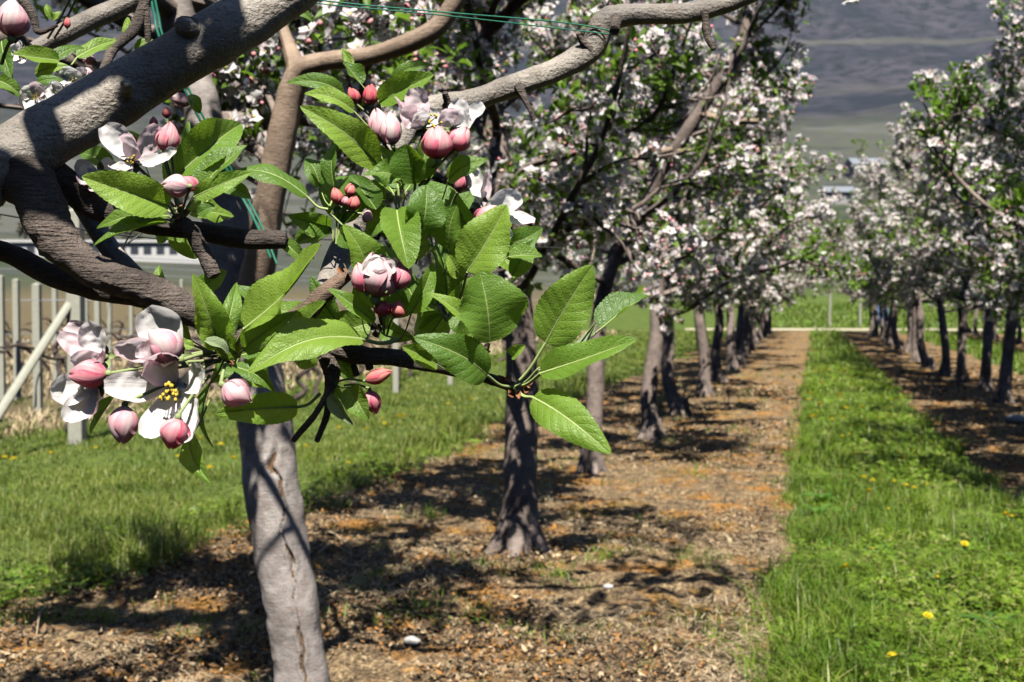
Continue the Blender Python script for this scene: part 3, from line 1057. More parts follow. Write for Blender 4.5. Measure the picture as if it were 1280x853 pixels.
# long split down the sunlit side, cut into the bark
cr = np.array([(345, 560), (338, 585), (350, 600), (357, 630), (352, 660), (362, 690), (368, 740), (372, 790), (384, 860), (390, 900)], float)
V = mb.v[0]
vx, vy, vd = proj(V + base1)
cxp = np.interp(vy, cr[:, 1], cr[:, 0]) + 9 * (fbm(np.stack([vy * .06, 0 * vy, 0 * vy], -1), 3) - .5)
cen = np.interp(vy, [p[1] for p in tr_px[::-1]], [p[0] for p in tr_px[::-1]])
front = vd < D1 + .01
dist = np.abs(vx - cxp) * D1 / F
on = np.clip((vy - 545) / 30, 0, 1) * front
wd = .0022 + .010 * np.clip(fbm(np.stack([vy * .03, 0 * vy + 5, 0 * vy], -1), 3) - .42, 0, 1) + .007 * np.exp(-((vy - 590) / 18) ** 2)
V += FWD * (on * (np.exp(-(dist / wd) ** 2) * .011 - np.exp(-((dist - wd * 2) / wd) ** 2) * .004))[:, None]
q = mb.q[0]
fm = (dist[q].mean(1) < wd[q].mean(1) * .8) & (fbm(np.stack([vy * .11, 0 * vy + 2, 0 * vy], -1), 2)[q].mean(1) > .40) & (on[q].mean(1) > .5)
mb.qm[0] = fm.astype(int)
mb.build('trunk', [M_BARK, M_CRACK], t1)
def pxtube(rows, parent, name, mat, sides=14, rough=.14, freq=40, ppx=None, origin=(0, 0, 0)):
    """rows: (px, py, depth, width px)"""
    mb = MB()
    tube(mb, [P(x, y, d) - origin for x, y, d, w in rows], [w * .5 * d / F for x, y, d, w in rows], sides, len(rows) * 9, rough=rough, freq=freq)
    return mb.build(name, mat, parent)

pxtube([(300, 420, 2.95, 44), (322, 340, 2.88, 42), (335, 262, 2.82, 39), (350, 180, 2.78, 37), (364, 118, 2.75, 34), (376, 90, 2.73, 28), (402, 78, 2.7, 24), (470, 68, 2.65, 22), (535, 42, 2.6, 24), (566, 8, 2.58, 24), (590, -40, 2.55, 20), (640, -110, 2.5, 12)],
       t1, 'limb', M_BARK_SMOOTH, 18, .12, 24, origin=base1)
pxtube([(365, 112, 2.75, 24), (372, 92, 2.74, 28), (362, 60, 2.8, 16), (350, 20, 2.85, 12), (345, -40, 2.9, 9)], t1, 'limb', M_BARK_SMOOTH, 10, .15, 24, origin=base1)
pxtube([(345, 210, 2.9, 14), (300, 165, 3.1, 11), (250, 140, 3.2, 9), (205, 128, 3.3, 5)], t1, 'limb', M_BARK_FAR, 8, .2, 24, origin=base1)
rng = np.random.default_rng(21)
def keep1(S):
    px, py, d = proj(S + base1)
    return (py < 20) | (d > 3.25) & (px > 210) & (py < 260)
L, tw, S1, A1 = grow(rng, lead1, rad1, 14, 1.55, 2.6, 1.7, keep=keep1, up=.1, lead_from=.85)
for m_ in L: m_.build('limb', M_BARK_FAR, t1)
ex = [P(x, y, d) - base1 for x, y, d in [(250, 140, 3.2), (225, 132, 3.25), (275, 150, 3.15), (300, 160, 3.1), (318, 178, 3.0), (262, 118, 3.25), (240, 100, 3.3), (285, 105, 3.2), (310, 95, 3.2), (330, 110, 3.1), (265, 90, 3.3), (300, 75, 3.3), (325, 68, 3.2), (345, 50, 3.0), (390, 120, 2.9), (410, 150, 3.0), (405, 60, 2.8), (440, 52, 2.8), (455, 85, 2.75), (480, 45, 2.7), (500, 80, 2.7), (520, 30, 2.7), (382, 40, 2.9), (420, 20, 2.9)]]
for bp in ([(352, 175, 2.85, 9), (335, 120, 3.05, 8), (300, 85, 3.2, 6), (262, 62, 3.3, 4)], [(247, 120, 3.0, 9), (200, 90, 3.3, 7), (130, 50, 3.5, 5), (60, 20, 3.7, 3)], [(340, 240, 2.9, 8), (290, 215, 3.2, 6), (235, 225, 3.4, 4)], [(340, 230, 2.85, 9), (318, 190, 3.0, 7), (270, 172, 3.15, 5), (240, 150, 3.25, 3)], [(470, 68, 2.65, 10), (455, 95, 2.75, 8), (448, 140, 2.9, 5)]):
    pxtube(bp, t1, 'limb', M_BARK_FAR, 7, .2, 24, origin=base1)
rx = np.random.default_rng(8)
ex += [P(rx.uniform(218, 348), rx.uniform(55, 178), rx.uniform(3.05, 3.5)) - base1 for k in range(80)]
ex += [P(rx.uniform(225, 300), rx.uniform(170, 270), rx.uniform(3.2, 3.6)) - base1 for k in range(16)]
ex += [P(rx.uniform(40, 180), rx.uniform(-10, 60), rx.uniform(3.2, 3.8)) - base1 for k in range(14)]
ex += [P(rx.uniform(385, 560), rx.uniform(-10, 60), rx.uniform(2.8, 3.1)) - base1 for k in range(22)]
ov = [(195, -140, 2.97, 22), (400, -110, 3.1, 18), (620, -75, 3.3, 14), (850, -70, 3.4, 10), (960, -75, 3.45, 6)]  # limb above the view, added for the shadow it casts on the soil
pxtube(ov, t1, 'limb', M_BARK_FAR, 9, .2, 24, origin=base1)
oc1 = spline([P(x, y, d) for x, y, d, w_ in ov], 60)
o2 = oc1[rx.integers(10, 60, 70)] + rx.normal(0, .12, (70, 3))
o2 = np.vstack([o2[proj(o2)[1] < -25],
                arching(t1, [(190, -170, 2.97, .03), (450, -130, 3.0, .022), (720, -110, 3.1, .016), (950, -100, 3.2, .011), (1090, -90, 3.3, .005)], 120, 66) + base1,  # unseen like the next one, both added to shade the ground
                arching(t1, [(190, -170, 2.97, .03), (420, -150, 2.8, .022), (650, -110, 2.7, .016), (850, -95, 2.75, .011), (960, -100, 2.8, .005)], 100, 63) + base1])
ex += list(o2 - base1)
S1 = np.vstack([S1, ex])
m1 = unshaded(S1 + base1, [(350, 180, 2.78), (364, 118, 2.75), (340, 230, 2.82), (430, 74, 2.67), (500, 58, 2.62), (372, 790, 2.97), (362, 720, 2.97)] + [(x, y, 1650 / (y - 376)) for x, y in ((190, 762), (262, 745), (55, 800), (120, 838), (300, 690), (225, 800), (450, 760), (520, 700), (480, 830), (640, 800), (700, 740), (800, 800), (30, 760), (560, 840))], .11)
A1 = np.vstack([A1, nrm(rng.normal(0, .6, (len(ex), 3)) + np.array([0, -.4, .7]))])
S1, A1 = S1[m1], A1[m1]
lf, fl = MB(), MB()
spur_foliage(S1, A1, lf, fl)
lf.build('foliage', M_CLEAF, t1)
fl.build('blossoms', [M_CPET, M_CCORE, M_CPINK], t1)

# ------------------------------------------------------------------ foreground tree: trunk out of frame at left, limbs and spurs in focus
baseA = np.array([-1.55, .45, 0.0])
tA = empty('apple_tree', baseA, 'apple tree at left edge whose thick limb and leafy blossom spurs fill the foreground', 'apple tree', g_left)
jn = P(-150, 268, .93)
leadA = [np.zeros(3), np.array([.02, .02, .4]), np.array([.05, .05, .8]), np.array([.04, .06, 1.25]), np.array([0, .05, 1.8]), np.array([-.02, 0, 2.5])]
trunk_mesh(np.random.default_rng(9), leadA, [.075, .068, .064, .055, .04, .015]).build('trunk', M_BARK, tA)
def br(rows, name='limb', mat=M_BARK, **kw):
    return pxtube(rows, tA, name, mat, origin=baseA, **kw)
mbA = MB()
rowsA = [(-150, 268, .93, 92), (-60, 235, .93, 96), (0, 205, .94, 98), (55, 172, .95, 88), (110, 140, .96, 82), (170, 104, .97, 80), (225, 72, .98, 80), (285, 36, 1.0, 76), (345, 2, 1.02, 70), (410, -40, 1.04, 60), (480, -110, 1.08, 45), (520, -190, 1.1, 30)]
ptsA = [baseA + leadA[2] * .98 + np.array([0, 0, .05])] + [P(x, y, d) for x, y, d, w in rowsA]
tube(mbA, np.array(ptsA) - baseA, [.034] + [w * .44 * d / F for x, y, d, w in rowsA], 44, 200, rough=.15, freq=48)
for x, y, d, w in ((235, 32, .975, 30), (158, 108, .945, 18)):        # pruning knot and small scar
    tube(mbA, [P(x, y + 12, d + .004) - baseA, P(x, y, d - .012) - baseA, P(x + 2, y - 6, d - .014) - baseA], [w * .5 * d / F, w * .5 * d / F, w * .3 * d / F], 12, 10, rough=.5, freq=90)
mbA.build('limb', M_BARK_LIMB, tA)
# wrinkled branch that hangs from the fork and carries the blossom spurs
br([(18, 205, .94, 74), (42, 240, .935, 62), (58, 275, .93, 54), (84, 312, .93, 50), (125, 340, .93, 46), (185, 362, .935, 42), (240, 388, .94, 36), (300, 424, .95, 28), (350, 430, .955, 24), (395, 433, .96, 26), (450, 444, .965, 26), (520, 452, .97, 20), (600, 470, .97, 16), (648, 486, .96, 13)],
   mat=M_BARK_ROUGH, sides=24, rough=.32, freq=130)
br([(-120, 290, 1.0, 26), (0, 314, .99, 26), (60, 342, .985, 28), (120, 362, .975, 28), (178, 374, .96, 24), (235, 388, .95, 18)], mat=M_BARK_ROUGH, sides=14, rough=.2, freq=90)
br([(60, 190, 1.02, 22), (100, 252, 1.02, 24), (138, 312, 1.01, 25), (176, 352, 1.0, 22)], mat=M_BARK, sides=14, rough=.12)
br([(35, 205, .96, 46), (80, 228, .965, 42), (112, 256, .97, 34), (160, 274, .975, 26), (205, 284, .98, 22), (250, 289, .98, 22), (305, 299, .985, 25), (357, 300, .99, 22)], mat=M_BARK_ROUGH, sides=18, rough=.2, freq=90)
br([(268, 345, .95, 20), (252, 312, .95, 22), (238, 288, .945, 20), (218, 270, .945, 14)], mat=M_BARK_ROUGH, rough=.4, freq=120)
br([(300, 428, .95, 22), (340, 412, .95, 24), (380, 392, .955, 22), (405, 368, .96, 20), (436, 342, .97, 15)], mat=M_TWIG, rough=.35, freq=120)
br([(398, 434, .96, 14), (412, 478, .955, 10), (396, 515, .95, 9), (372, 544, .95, 9), (366, 552, .95, 6)], name='twig', mat=M_TWIG, sides=9, rough=.4, freq=150)
br([(404, 440, .96, 22), (415, 465, .96, 22), (412, 490, .955, 14), (408, 520, .955, 9), (396, 552, .955, 8)], name='twig', mat=M_BARK_ROUGH, sides=9, rough=.4, freq=150)
br([(440, 448, .965, 9), (446, 470, .965, 8)], name='twig', mat=M_BARK_ROUGH, sides=8, rough=.4, freq=150)
br([(458, 446, .965, 14), (462, 462, .965, 11)], name='twig', mat=M_BARK_ROUGH, sides=8, rough=.4, freq=150)
# long smooth limb across the top
br([(400, 380, 1.0, 30), (430, 310, 1.08, 32), (478, 205, 1.16, 32), (530, 140, 1.22, 31), (600, 122, 1.25, 29), (650, 104, 1.26, 29), (700, 86, 1.27, 30), (738, 62, 1.28, 31), (757, 28, 1.28, 31), (785, 19, 1.28, 29), (850, 17, 1.29, 27), (905, 6, 1.3, 25), (960, -18, 1.3, 22), (1040, -70, 1.32, 16)],
   mat=M_BARK_LIMB, sides=22, rough=.24, freq=60)
for rows in ([(738, 62, 1.27, 12), (728, 52, 1.265, 9), (722, 42, 1.26, 5)], [(880, 14, 1.285, 12), (884, 44, 1.285, 9), (892, 62, 1.28, 6)], [(770, 24, 1.27, 14), (768, 38, 1.25, 12)], [(648, 108, 1.25, 12), (660, 132, 1.24, 8), (668, 150, 1.24, 4)], [(560, 132, 1.22, 11), (556, 116, 1.21, 7)]):
    br(rows, name='twig', mat=M_BARK_ROUGH, sides=8, rough=.4, freq=120)
# smaller branches at top left
br([(42, 62, 1.35, 18), (80, 42, 1.37, 25), (120, 22, 1.4, 25), (168, 0, 1.42, 24), (230, -40, 1.45, 20)], mat=M_BARK_LIMB, sides=14)
br([(188, -20, 1.2, 12), (178, 12, 1.2, 14), (166, 40, 1.19, 13), (144, 58, 1.17, 15), (132, 80, 1.15, 12), (124, 100, 1.12, 9)], name='twig', mat=M_BARK_ROUGH, rough=.3, freq=90)
br([(182, 8, 1.2, 10), (185, 40, 1.2, 8), (183, 66, 1.2, 6)], name='twig', mat=M_BARK_ROUGH, rough=.3, freq=90)
br([(15, -20, 1.1, 14), (40, 18, 1.1, 11), (48, 40, 1.1, 8), (72, 32, 1.1, 4)], name='twig', mat=M_BARK_ROUGH, rough=.3, freq=90)
# crown above the frame
def keepA(S):
    px, py, d = proj(S + baseA)
    return ((py < -40) | (d < .15) | (px < -60)) & ((np.linalg.norm(S + baseA - CAM, axis=1) > .75))
L, tw, SA, AA = grow(np.random.default_rng(31), leadA, None, 8, 1.45, 2.3, .95, keep=keepA, up=.12)
for m_ in L:
    V = np.vstack(m_.v) + baseA
    px, py, d = proj(V)
    if not ((px > -10) & (px < 1290) & (py > -10) & (py < 860) & (d > .05)).any():
        m_.build('limb', M_BARK_FAR, tA)
sdv = SUN
ro = np.random.default_rng(77)
over = [baseA + leadA[4]] + [P(x, y, d) + sdv * t for x, y, d, t in ((-60, 240, .93, .62), (60, 165, .95, .60), (180, 95, .97, .60), (300, 20, 1.0, .66))]  # unseen limb added on the sun's path to dapple the thick limb
mb = MB()
tube(mb, np.array(over) - baseA, [.022, .016, .012, .009, .004], 8, 40, rough=.3, freq=30)
mb.build('limb', M_BARK_FAR, tA)
oc = spline(over, 60)
o1 = oc[ro.integers(8, 60, 30)] + ro.normal(0, .05, (30, 3))
SA = np.vstack([SA, o1 - baseA]); AA = np.vstack([AA, nrm(ro.normal(0, 1, (30, 3)))])
mpx, mpy, mpd = proj(SA + baseA)
ok = ((mpy < -45) | (mpx < -60) | (mpd < .1)) & unshaded(SA + baseA, [(170, 190, .93), (210, 180, .93), (222, 232, .92), (150, 240, .92), (18, 25, .95), (65, 112, 1.04), (90, 100, 1.05)], .05) & unshaded(SA + baseA, [(15, 205, .9), (40, 180, .9), (150, 105, .93), (160, 112, .93), (250, 50, .95), (265, 45, .95), (320, 5, .98), (110, 325, .9), (60, 250, .9)] + [(x, y, .93) for x, y in ((517, 130), (577, 140), (545, 175), (610, 260), (480, 160), (100, 420), (182, 400), (200, 430), (160, 480), (205, 520), (240, 500), (80, 490), (110, 468), (154, 530), (297, 492), (478, 350), (690, 380), (740, 440), (600, 380), (370, 430), (350, 360), (440, 240))], .05) & unshaded(SA + baseA, [(18, 25, .95), (10, 35, .95)] + [(x, y, 1650 / (y - 376)) for x, y in ((190, 762), (262, 745), (55, 800), (120, 838), (225, 800), (480, 830), (30, 760), (560, 840))], .09)
SA, AA = SA[ok], AA[ok]
lf, fl = MB(), MB()
spur_foliage(SA, AA, lf, fl, 1.1)
lf.build('foliage', M_CLEAF, tA)
fl.build('blossoms', [M_CPET, M_CCORE, M_CPINK], tA)

# ------------------------------------------------------------------ detailed leaves, blossoms and buds of the foreground spurs
fr = random.Random(4)
def surf(base, tip, N, width, prof, fold=0., bend=0., edge=0., wave=0., twist=0., lat=0., nu=26, nh=6, bulge=0., serr=0., sway=0.):
    base, tip = np.asarray(base, float), np.asarray(tip, float)
    L = np.linalg.norm(tip - base)
    T = (tip - base) / L
    N = nrm(N - T * (N @ T))
    S = np.cross(T, N)
    u = np.linspace(0, 1, nu)
    v = np.linspace(-1, 1, 2 * nh + 1)
    U, Vv = np.meshgrid(u, v, indexing='ij')
    hw = width * .5 * prof(u)
    if serr:
        hw = hw * (1 + serr * ((u * 15) % 1.0 - .5))
    mid = base + np.outer(u, tip - base) + np.outer(np.sin(np.pi * u) * bend * L, N) + np.outer(np.sin(np.pi * u) * sway * L, S)
    mid = mid + np.outer((u ** 3) * lat * L, -N)
    ang = twist * (u - .3)
    Su = S[None, :] * np.cos(ang)[:, None] + N[None, :] * np.sin(ang)[:, None]
    Nu = N[None, :] * np.cos(ang)[:, None] - S[None, :] * np.sin(ang)[:, None]
    av = np.abs(Vv)
    W = hw[:, None]
    ph = fr.uniform(0, 6)
    fa = fold * (1 - .25 * U)
    off_s = np.sign(Vv) * av * W * np.cos(fa)
    off_n = av * W * np.sin(fa) + edge * (av ** 2.2) * W
    off_n = off_n + wave * width * np.sin(U * 9 + ph + np.sign(Vv) * 1.3) * av ** 2 * np.sin(np.pi * np.clip(U, 0, 1))
    if bulge:
        p = U * 9 - av * 1.8
        off_n = off_n + bulge * L * np.abs(np.sin(np.pi * (p + .5))) * np.sin(np.pi * np.clip(av, 0, 1)) ** .7 * np.sin(np.pi * U) ** .5
    V = mid[:, None, :] + Su[:, None, :] * off_s[..., None] + Nu[:, None, :] * off_n[..., None]
    UV = np.stack([U, Vv * .5 + .5], -1)
    return V, grid_faces(nu, 2 * nh + 1), UV

leaf_prof = lambda u: np.clip(np.sin(np.pi * np.clip(u, 0, 1) ** .74), 0, 1) ** .60 * (1 - .25 * u ** 3)
round_prof = lambda u: np.clip(np.sin(np.pi * np.clip(u, 0, 1) ** .95), 0, 1) ** .55
petal_prof = lambda u: np.where(u < .93, 1, np.sqrt(np.clip((1 - u) / .07, 0, 1)) * .0 + 1) * (.16 + .84 * np.clip(np.sin(np.pi * np.clip(u, 0, 1) ** 1.25 * .93), 0, 1) ** .75)
TOCAM = -FWD

def face_normal(b, t, roll, tilt=.35):
    N = nrm(TOCAM + UPV * tilt)
    ax = nrm(t - b)
    return rot(nrm(N - ax * (N @ ax)), ax, math.radians(roll))

LEAF_COUNT = [0]
def leaf(b, t, w, d0=.95, dt=None, fold=22, roll=0, bend=.06, lat=.06, mat=None, hub=None, back=False, wave=.05, edge=.0, twist=None, prof=leaf_prof, tilt=.35, acc=None):
    dt = d0 if dt is None else dt
    B, Tp = P(b[0], b[1], d0), P(t[0], t[1], dt)
    N = face_normal(B, Tp, roll, tilt)
    if back: N = -N
    wm = w * (d0 + dt) * .5 / F / math.cos(math.radians(fold)) ** .8 * 1.06
    mb = acc or MB()
    lm = 0 if acc is None or mat is not M_LEAF_YOUNG else 2
    bend, lat = bend + fr.uniform(-.05, .09), lat + fr.uniform(-.08, .14)
    V, Q, UV = surf(B, Tp, N, wm, prof, math.radians(fold), bend, edge + fr.uniform(-.30, .34), wave * fr.uniform(1.2, 2.6), fr.uniform(-.25, .25) if twist is None else twist, lat, bulge=.015, serr=.06, sway=fr.uniform(-.04, .04), nu=46, nh=7)
    mb.add(V - baseA, Q[:, ::-1], m=lm, UV=UV)
    # midrib and stalk
    L = np.linalg.norm(Tp - B)
    rib = V[:, 7, :]
    nn = nrm(N)
    tube(mb, rib[::5] - nn * L * .004 - baseA, np.linspace(L * .016, L * .003, len(rib[::5])), 6, 30, m=1)
    if hub:
        H = P(*hub)
        mid = (H + B) / 2 - np.array([0, 0, .003])
        tube(mb, np.array([H, mid, B]) - baseA, [L * .02, L * .017, L * .017], 7, 10, m=1)
    if acc is not None: return None
    LEAF_COUNT[0] += 1
    return mb.build('leaf', [mat or M_LEAF, M_PETIOLE], tA)

Y_ = M_LEAF_YOUNG
hA, hC, hD, hE = (222, 268, .945), (284, 441, .945), (500, 228, .98), (642, 484, .958)
# cluster above the left fork
leaf((212, 258), (102, 221), 50, .93, .90, 38, -18, .05, .05, hub=hA, mat=Y_)
leaf((210, 270), (118, 278), 30, .94, .93, 30, 10, .05, hub=hA)
leaf((208, 278), (114, 293), 26, .93, .91, 25, 35, .03, hub=hA)
leaf((222, 220), (304, 148), 50, .95, .98, 40, 20, .06, .08, hub=hA, mat=Y_)
leaf((244, 243), (308, 181), 38, .94, .95, 35, -15, .05, hub=hA)
leaf((243, 246), (312, 214), 26, .93, .93, 25, 20, .04, hub=hA, mat=Y_)
leaf((384, 246), (297, 204), 42, 1.0, .99, 12, 40, .08, .1, hub=(410, 262, 1.0), back=False)
leaf((247, 268), (268, 257), 17, .93, None, 25, 0, prof=round_prof)
leaf((142, 212), (98, 190), 26, 1.0, 1.02, 25, 10, hub=(190, 240, .97))
leaf((176, 190), (158, 158), 22, 1.0, 1.01, 20, 30, hub=(195, 235, .97), mat=Y_)
leaf((225, 196), (236, 150), 12, .96, .97, 25, 10, mat=Y_, hub=hA)
leaf((250, 142), (231, 118), 16, 1.05, 1.06, 20, 10)
leaf((270, 232), (318, 246), 20, 1.0, 1.02, 25, 10, hub=(248, 262, .97))
# top left corner
hB = (58, 84, 1.05)
leaf((74, 76), (16, 66), 24, 1.05, 1.03, 25, 0, mat=Y_, hub=hB)
leaf((66, 76), (106, 58), 18, 1.05, 1.07, 22, 0, hub=hB)
leaf((96, 72), (146, 50), 22, 1.08, 1.1, 25, 0, mat=Y_, hub=(80, 84, 1.06))
leaf((44, 92), (80, 80), 20, 1.05, 1.04, 25, 10, mat=Y_, hub=hB)
leaf((2, 52), (14, 98), 28, 1.0, .98, 15, 20)
leaf((44, 106), (78, 99), 15, 1.04, None, 20, 0)
leaf((10, 88), (-12, 60), 22, 1.0, None, 20, 0)
leaf((-5, 100), (30, 122), 20, 1.03, None, 25, 0)
leaf((64, 24), (57, 4), 9, 1.1, None, 20, 0, mat=Y_)
leaf((66, 26), (76, 14), 9, 1.1, None, 20, 0, mat=Y_)
leaf((160, 50), (158, 20), 12, 1.2, None, 20, 0, mat=Y_)
leaf((168, 62), (190, 48), 12, 1.2, None, 20, 0, mat=Y_)
leaf((150, 75), (172, 88), 13, 1.18, None, 20, 0, mat=Y_)
leaf((140, 66), (150, 44), 10, 1.18, None, 20, 0, mat=Y_)
leaf((368, 12), (392, 26), 13, 1.25, None, 20, 0)
# lower left cluster
leaf((226, 424), (193, 332), 40, .97, .97, 32, -20, .05, .1, hub=hC, mat=Y_)
leaf((274, 434), (242, 344), 40, .93, .90, 35, 12, .08, .12, hub=hC, mat=Y_, wave=.09)
leaf((279, 432), (299, 352), 24, .94, .95, 30, 30, .05, .15, hub=hC, mat=Y_, wave=.1)
leaf((306, 411), (394, 302), 58, .92, .88, 30, -28, -.10, -.06, hub=hC, mat=Y_, wave=.07)
leaf((452, 424), (310, 461), 58, .94, .89, 26, 14, .06, .1, hub=(498, 425, .965), mat=Y_)
leaf((290, 458), (344, 488), 26, .93, .93, 28, -25, .08, .1, hub=hC)
leaf((372, 509), (264, 517), 40, .95, .90, 22, -25, .04, .0, hub=(400, 492, .955), mat=Y_)
leaf((142, 496), (112, 541), 27, .93, .92, 18, 50, .03)
leaf((238, 545), (257, 601), 30, .93, .90, 25, 20, .05, .1, mat=Y_, hub=(262, 500, .94))
leaf((243, 364), (284, 337), 24, .99, 1.0, 25, 25, .05, hub=(262, 400, .96))
leaf((285, 443), (254, 424), 20, .92, .91, 45, 40, .1, .1, mat=M_LEAF_DOWNY, hub=hC)
leaf((238, 425), (219, 368), 18, .95, .95, 30, -30, .05, hub=hC, mat=Y_)
leaf((242, 434), (224, 426), 13, .94, None, 25, 0, mat=Y_, hub=hC)
leaf((262, 480), (256, 560), 16, .95, .95, 35, 45, .03, hub=hC)
leaf((400, 395), (420, 352), 16, .98, None, 25, 0)
leaf((350, 300), (384, 330), 18, 1.0, None, 25, 0, hub=(340, 290, 1.0))
# top centre cluster
leaf((430, 118), (361, 99), 24, 1.0, .98, 28, 0, .08, .05, hub=(478, 150, 1.0))
leaf((443, 140), (381, 115), 24, .98, .97, 28, 8, .1, .06, hub=(486, 175, .99), mat=Y_)
leaf((472, 206), (379, 133), 44, .96, .92, 20, -12, .09, .05, hub=hD, mat=Y_)
leaf((452, 106), (429, 78), 22, 1.0, 1.0, 25, 25, .05, hub=(480, 130, 1.0))
leaf((440, 84), (427, 60), 12, 1.02, 1.02, 25, 0, mat=Y_)
leaf((474, 128), (542, 92), 34, .98, .97, 30, 14, .06, .06, hub=(480, 150, 1.0), mat=Y_)
leaf((488, 104), (540, 80), 18, 1.0, 1.0, 25, 0)
leaf((518, 230), (509, 179), 42, .95, .94, 38, -10, .12, -.08, prof=round_prof, hub=(515, 262, .98))
leaf((520, 226), (536, 168), 30, .95, .95, 34, 25, .05, .05, hub=(515, 262, .98))
leaf((502, 224), (459, 213), 30, .95, .93, 25, 15, .1, .15, hub=(508, 250, .98), wave=.12)
leaf((500, 228), (473, 180), 22, .96, .96, 28, 20, .05, hub=hD, mat=Y_)
leaf((482, 216), (467, 178), 20, .97, .97, 28, -40, .05, hub=hD)
leaf((400, 234), (384, 196), 30, 1.02, 1.02, 28, 20, .05, hub=(412, 258, 1.0))
leaf((418, 234), (419, 170), 20, 1.02, 1.02, 30, -25, .05, hub=(412, 258, 1.0))
leaf((560, 226), (607, 198), 28, .96, .95, 30, 0, .1, .06, hub=(548, 258, .98))
leaf((524, 296), (534, 232), 48, .94, .93, 32, 14, .12, .03, prof=round_prof, hub=(520, 330, .97))
leaf((496, 262), (511, 332), 46, .95, .91, 34, -8, .12, -.05, prof=round_prof, mat=Y_)
leaf((460, 352), (431, 281), 44, .95, .93, 30, 18, .06, .0, mat=Y_, hub=(478, 390, .96))
leaf((468, 404), (413, 358), 22, .94, .93, 30, 15, .08, .05, hub=(490, 422, .965), mat=Y_)
leaf((514, 392), (542, 328), 24, .95, .95, 34, 20, .06, .05, mat=Y_, hub=(500, 425, .965))
leaf((562, 312), (574, 256), 40, .95, .94, 32, -15, .12, -.04, prof=round_prof, hub=(555, 345, .97))
leaf((584, 340), (633, 256), 62, .93, .92, 36, 6, .05, .02, mat=Y_, hub=(570, 385, .965))
leaf((636, 321), (678, 319), 24, .97, .97, 28, -20, .08, .06, hub=(605, 330, .98))
leaf((612, 428), (598, 340), 80, .93, .92, 28, 18, .06, -.04, hub=(600, 470, .965), prof=round_prof)
leaf((576, 346), (562, 320), 24, .94, .93, 28, 0, .06, mat=Y_, prof=round_prof, hub=(580, 375, .96))
leaf((592, 414), (536, 365), 22, .93, .92, 35, 20, .1, .06, hub=(612, 440, .96), mat=Y_)
leaf((609, 469), (528, 424), 52, .93, .89, 25, -12, .09, .06, hub=(640, 484, .958))
leaf((546, 456), (503, 433), 30, .93, .91, 28, 0, .08, .05, mat=Y_, hub=(575, 462, .965))
leaf((640, 446), (655, 432), 16, .94, .93, 35, 0, .1, prof=round_prof, mat=Y_, hub=(643, 480, .96))
leaf((560, 392), (600, 345), 34, .97, .97, 28, 30, .06)
leaf((520, 380), (480, 300), 40, 1.0, 1.0, 25, 30, .06)
leaf((590, 300), (560, 235), 34, 1.0, 1.0, 25, -30, .06)
leaf((470, 262), (440, 215), 30, 1.02, 1.02, 25, 20, .06)
leaf((640, 345), (668, 300), 26, 1.0, 1.0, 25, 20, .06)
leaf((306, 436), (362, 392), 32, .93, .90, 30, 15, .1, .1, hub=hC)
leaf((300, 446), (246, 398), 30, .94, .92, 30, -20, .1, .1, hub=hC, mat=Y_)
leaf((318, 428), (330, 372), 26, .95, .94, 35, 30, .08, hub=hC)
leaf((372, 420), (404, 376), 30, .94, .92, 30, -15, .08, .1, hub=(380, 440, .95), mat=Y_)
leaf((346, 404), (300, 356), 34, .97, .95, 28, 20, .08, .1, hub=(360, 415, .96))
leaf((420, 400), (388, 346), 28, .97, .96, 28, -25, .08, .1, hub=(430, 420, .96))
leaf((452, 398), (446, 352), 24, .97, .96, 30, 15, .06, hub=(460, 420, .96), mat=Y_)
leaf((570, 436), (622, 402), 34, .96, .94, 26, -20, .08, .1, hub=(560, 460, .965))
# far tip of the spur
leaf((682, 429), (741, 331), 64, .95, .93, 20, 8, .05, .04, mat=Y_, hub=hE)
leaf((676, 467), (794, 422), 42, .93, .90, 24, -10, .06, .05, hub=hE, mat=Y_)
leaf((672, 462), (750, 407), 20, .94, .93, 50, 70, .05, .05, mat=M_LEAF_DOWNY, hub=hE)
leaf((700, 448), (748, 412), 12, .93, .925, 55, 60, .05, .05, mat=M_LEAF_DOWNY, hub=hE)
leaf((750, 412), (808, 360), 44, .94, .95, 28, -38, .05, .08, hub=(690, 452, .945))
leaf((666, 497), (761, 565), 52, .94, .89, 18, 12, .08, .08, mat=Y_, hub=hE)
# lower spur
leaf((437, 484), (459, 524), 32, .95, .94, 20, 15, .06, hub=(416, 476, .955))
leaf((413, 493), (437, 531), 18, .95, .94, 28, 30, .05, mat=M_LEAF_DOWNY, hub=(414, 476, .955))
leaf((420, 440), (441, 476), 24, .97, .97, 22, 20, .05, hub=(412, 430, .965))
leaf((410, 468), (432, 505), 14, .97, .97, 28, 30, .05)

# leaves in the depth of the clusters
inner = MB()
for (x, y, d, n, r0, r1) in ((420, 285, 1.03, 7, 10, 50), (620, 310, 1.03, 6, 10, 45), (400, 420, 1.02, 5, 10, 45), (545, 300, 1.03, 6, 10, 50), (500, 250, 1.03, 9, 18, 62), (560, 380, 1.02, 7, 15, 55), (220, 262, 1.0, 4, 20, 60), (470, 400, 1.02, 4, 15, 45), (290, 440, 1.0, 4, 20, 60)):
    for k in range(n):
        a = k * 2.4 + fr.uniform(-.4, .4)
        l = fr.uniform(44, 72)
        bx, by = x + math.cos(a) * fr.uniform(r0 * .5, r0), y + math.sin(a) * fr.uniform(r0 * .5, r0)
        leaf((bx, by), (bx + math.cos(a) * l, by + math.sin(a) * l * .85 - 10), l * fr.uniform(.5, .7), d, d + fr.uniform(-.03, .04), fr.uniform(15, 35), fr.uniform(-40, 40), fr.uniform(.03, .12), fr.uniform(0, .12), mat=fr.choice([M_LEAF, M_LEAF, Y_]), hub=(x, y + 20, d), acc=inner)
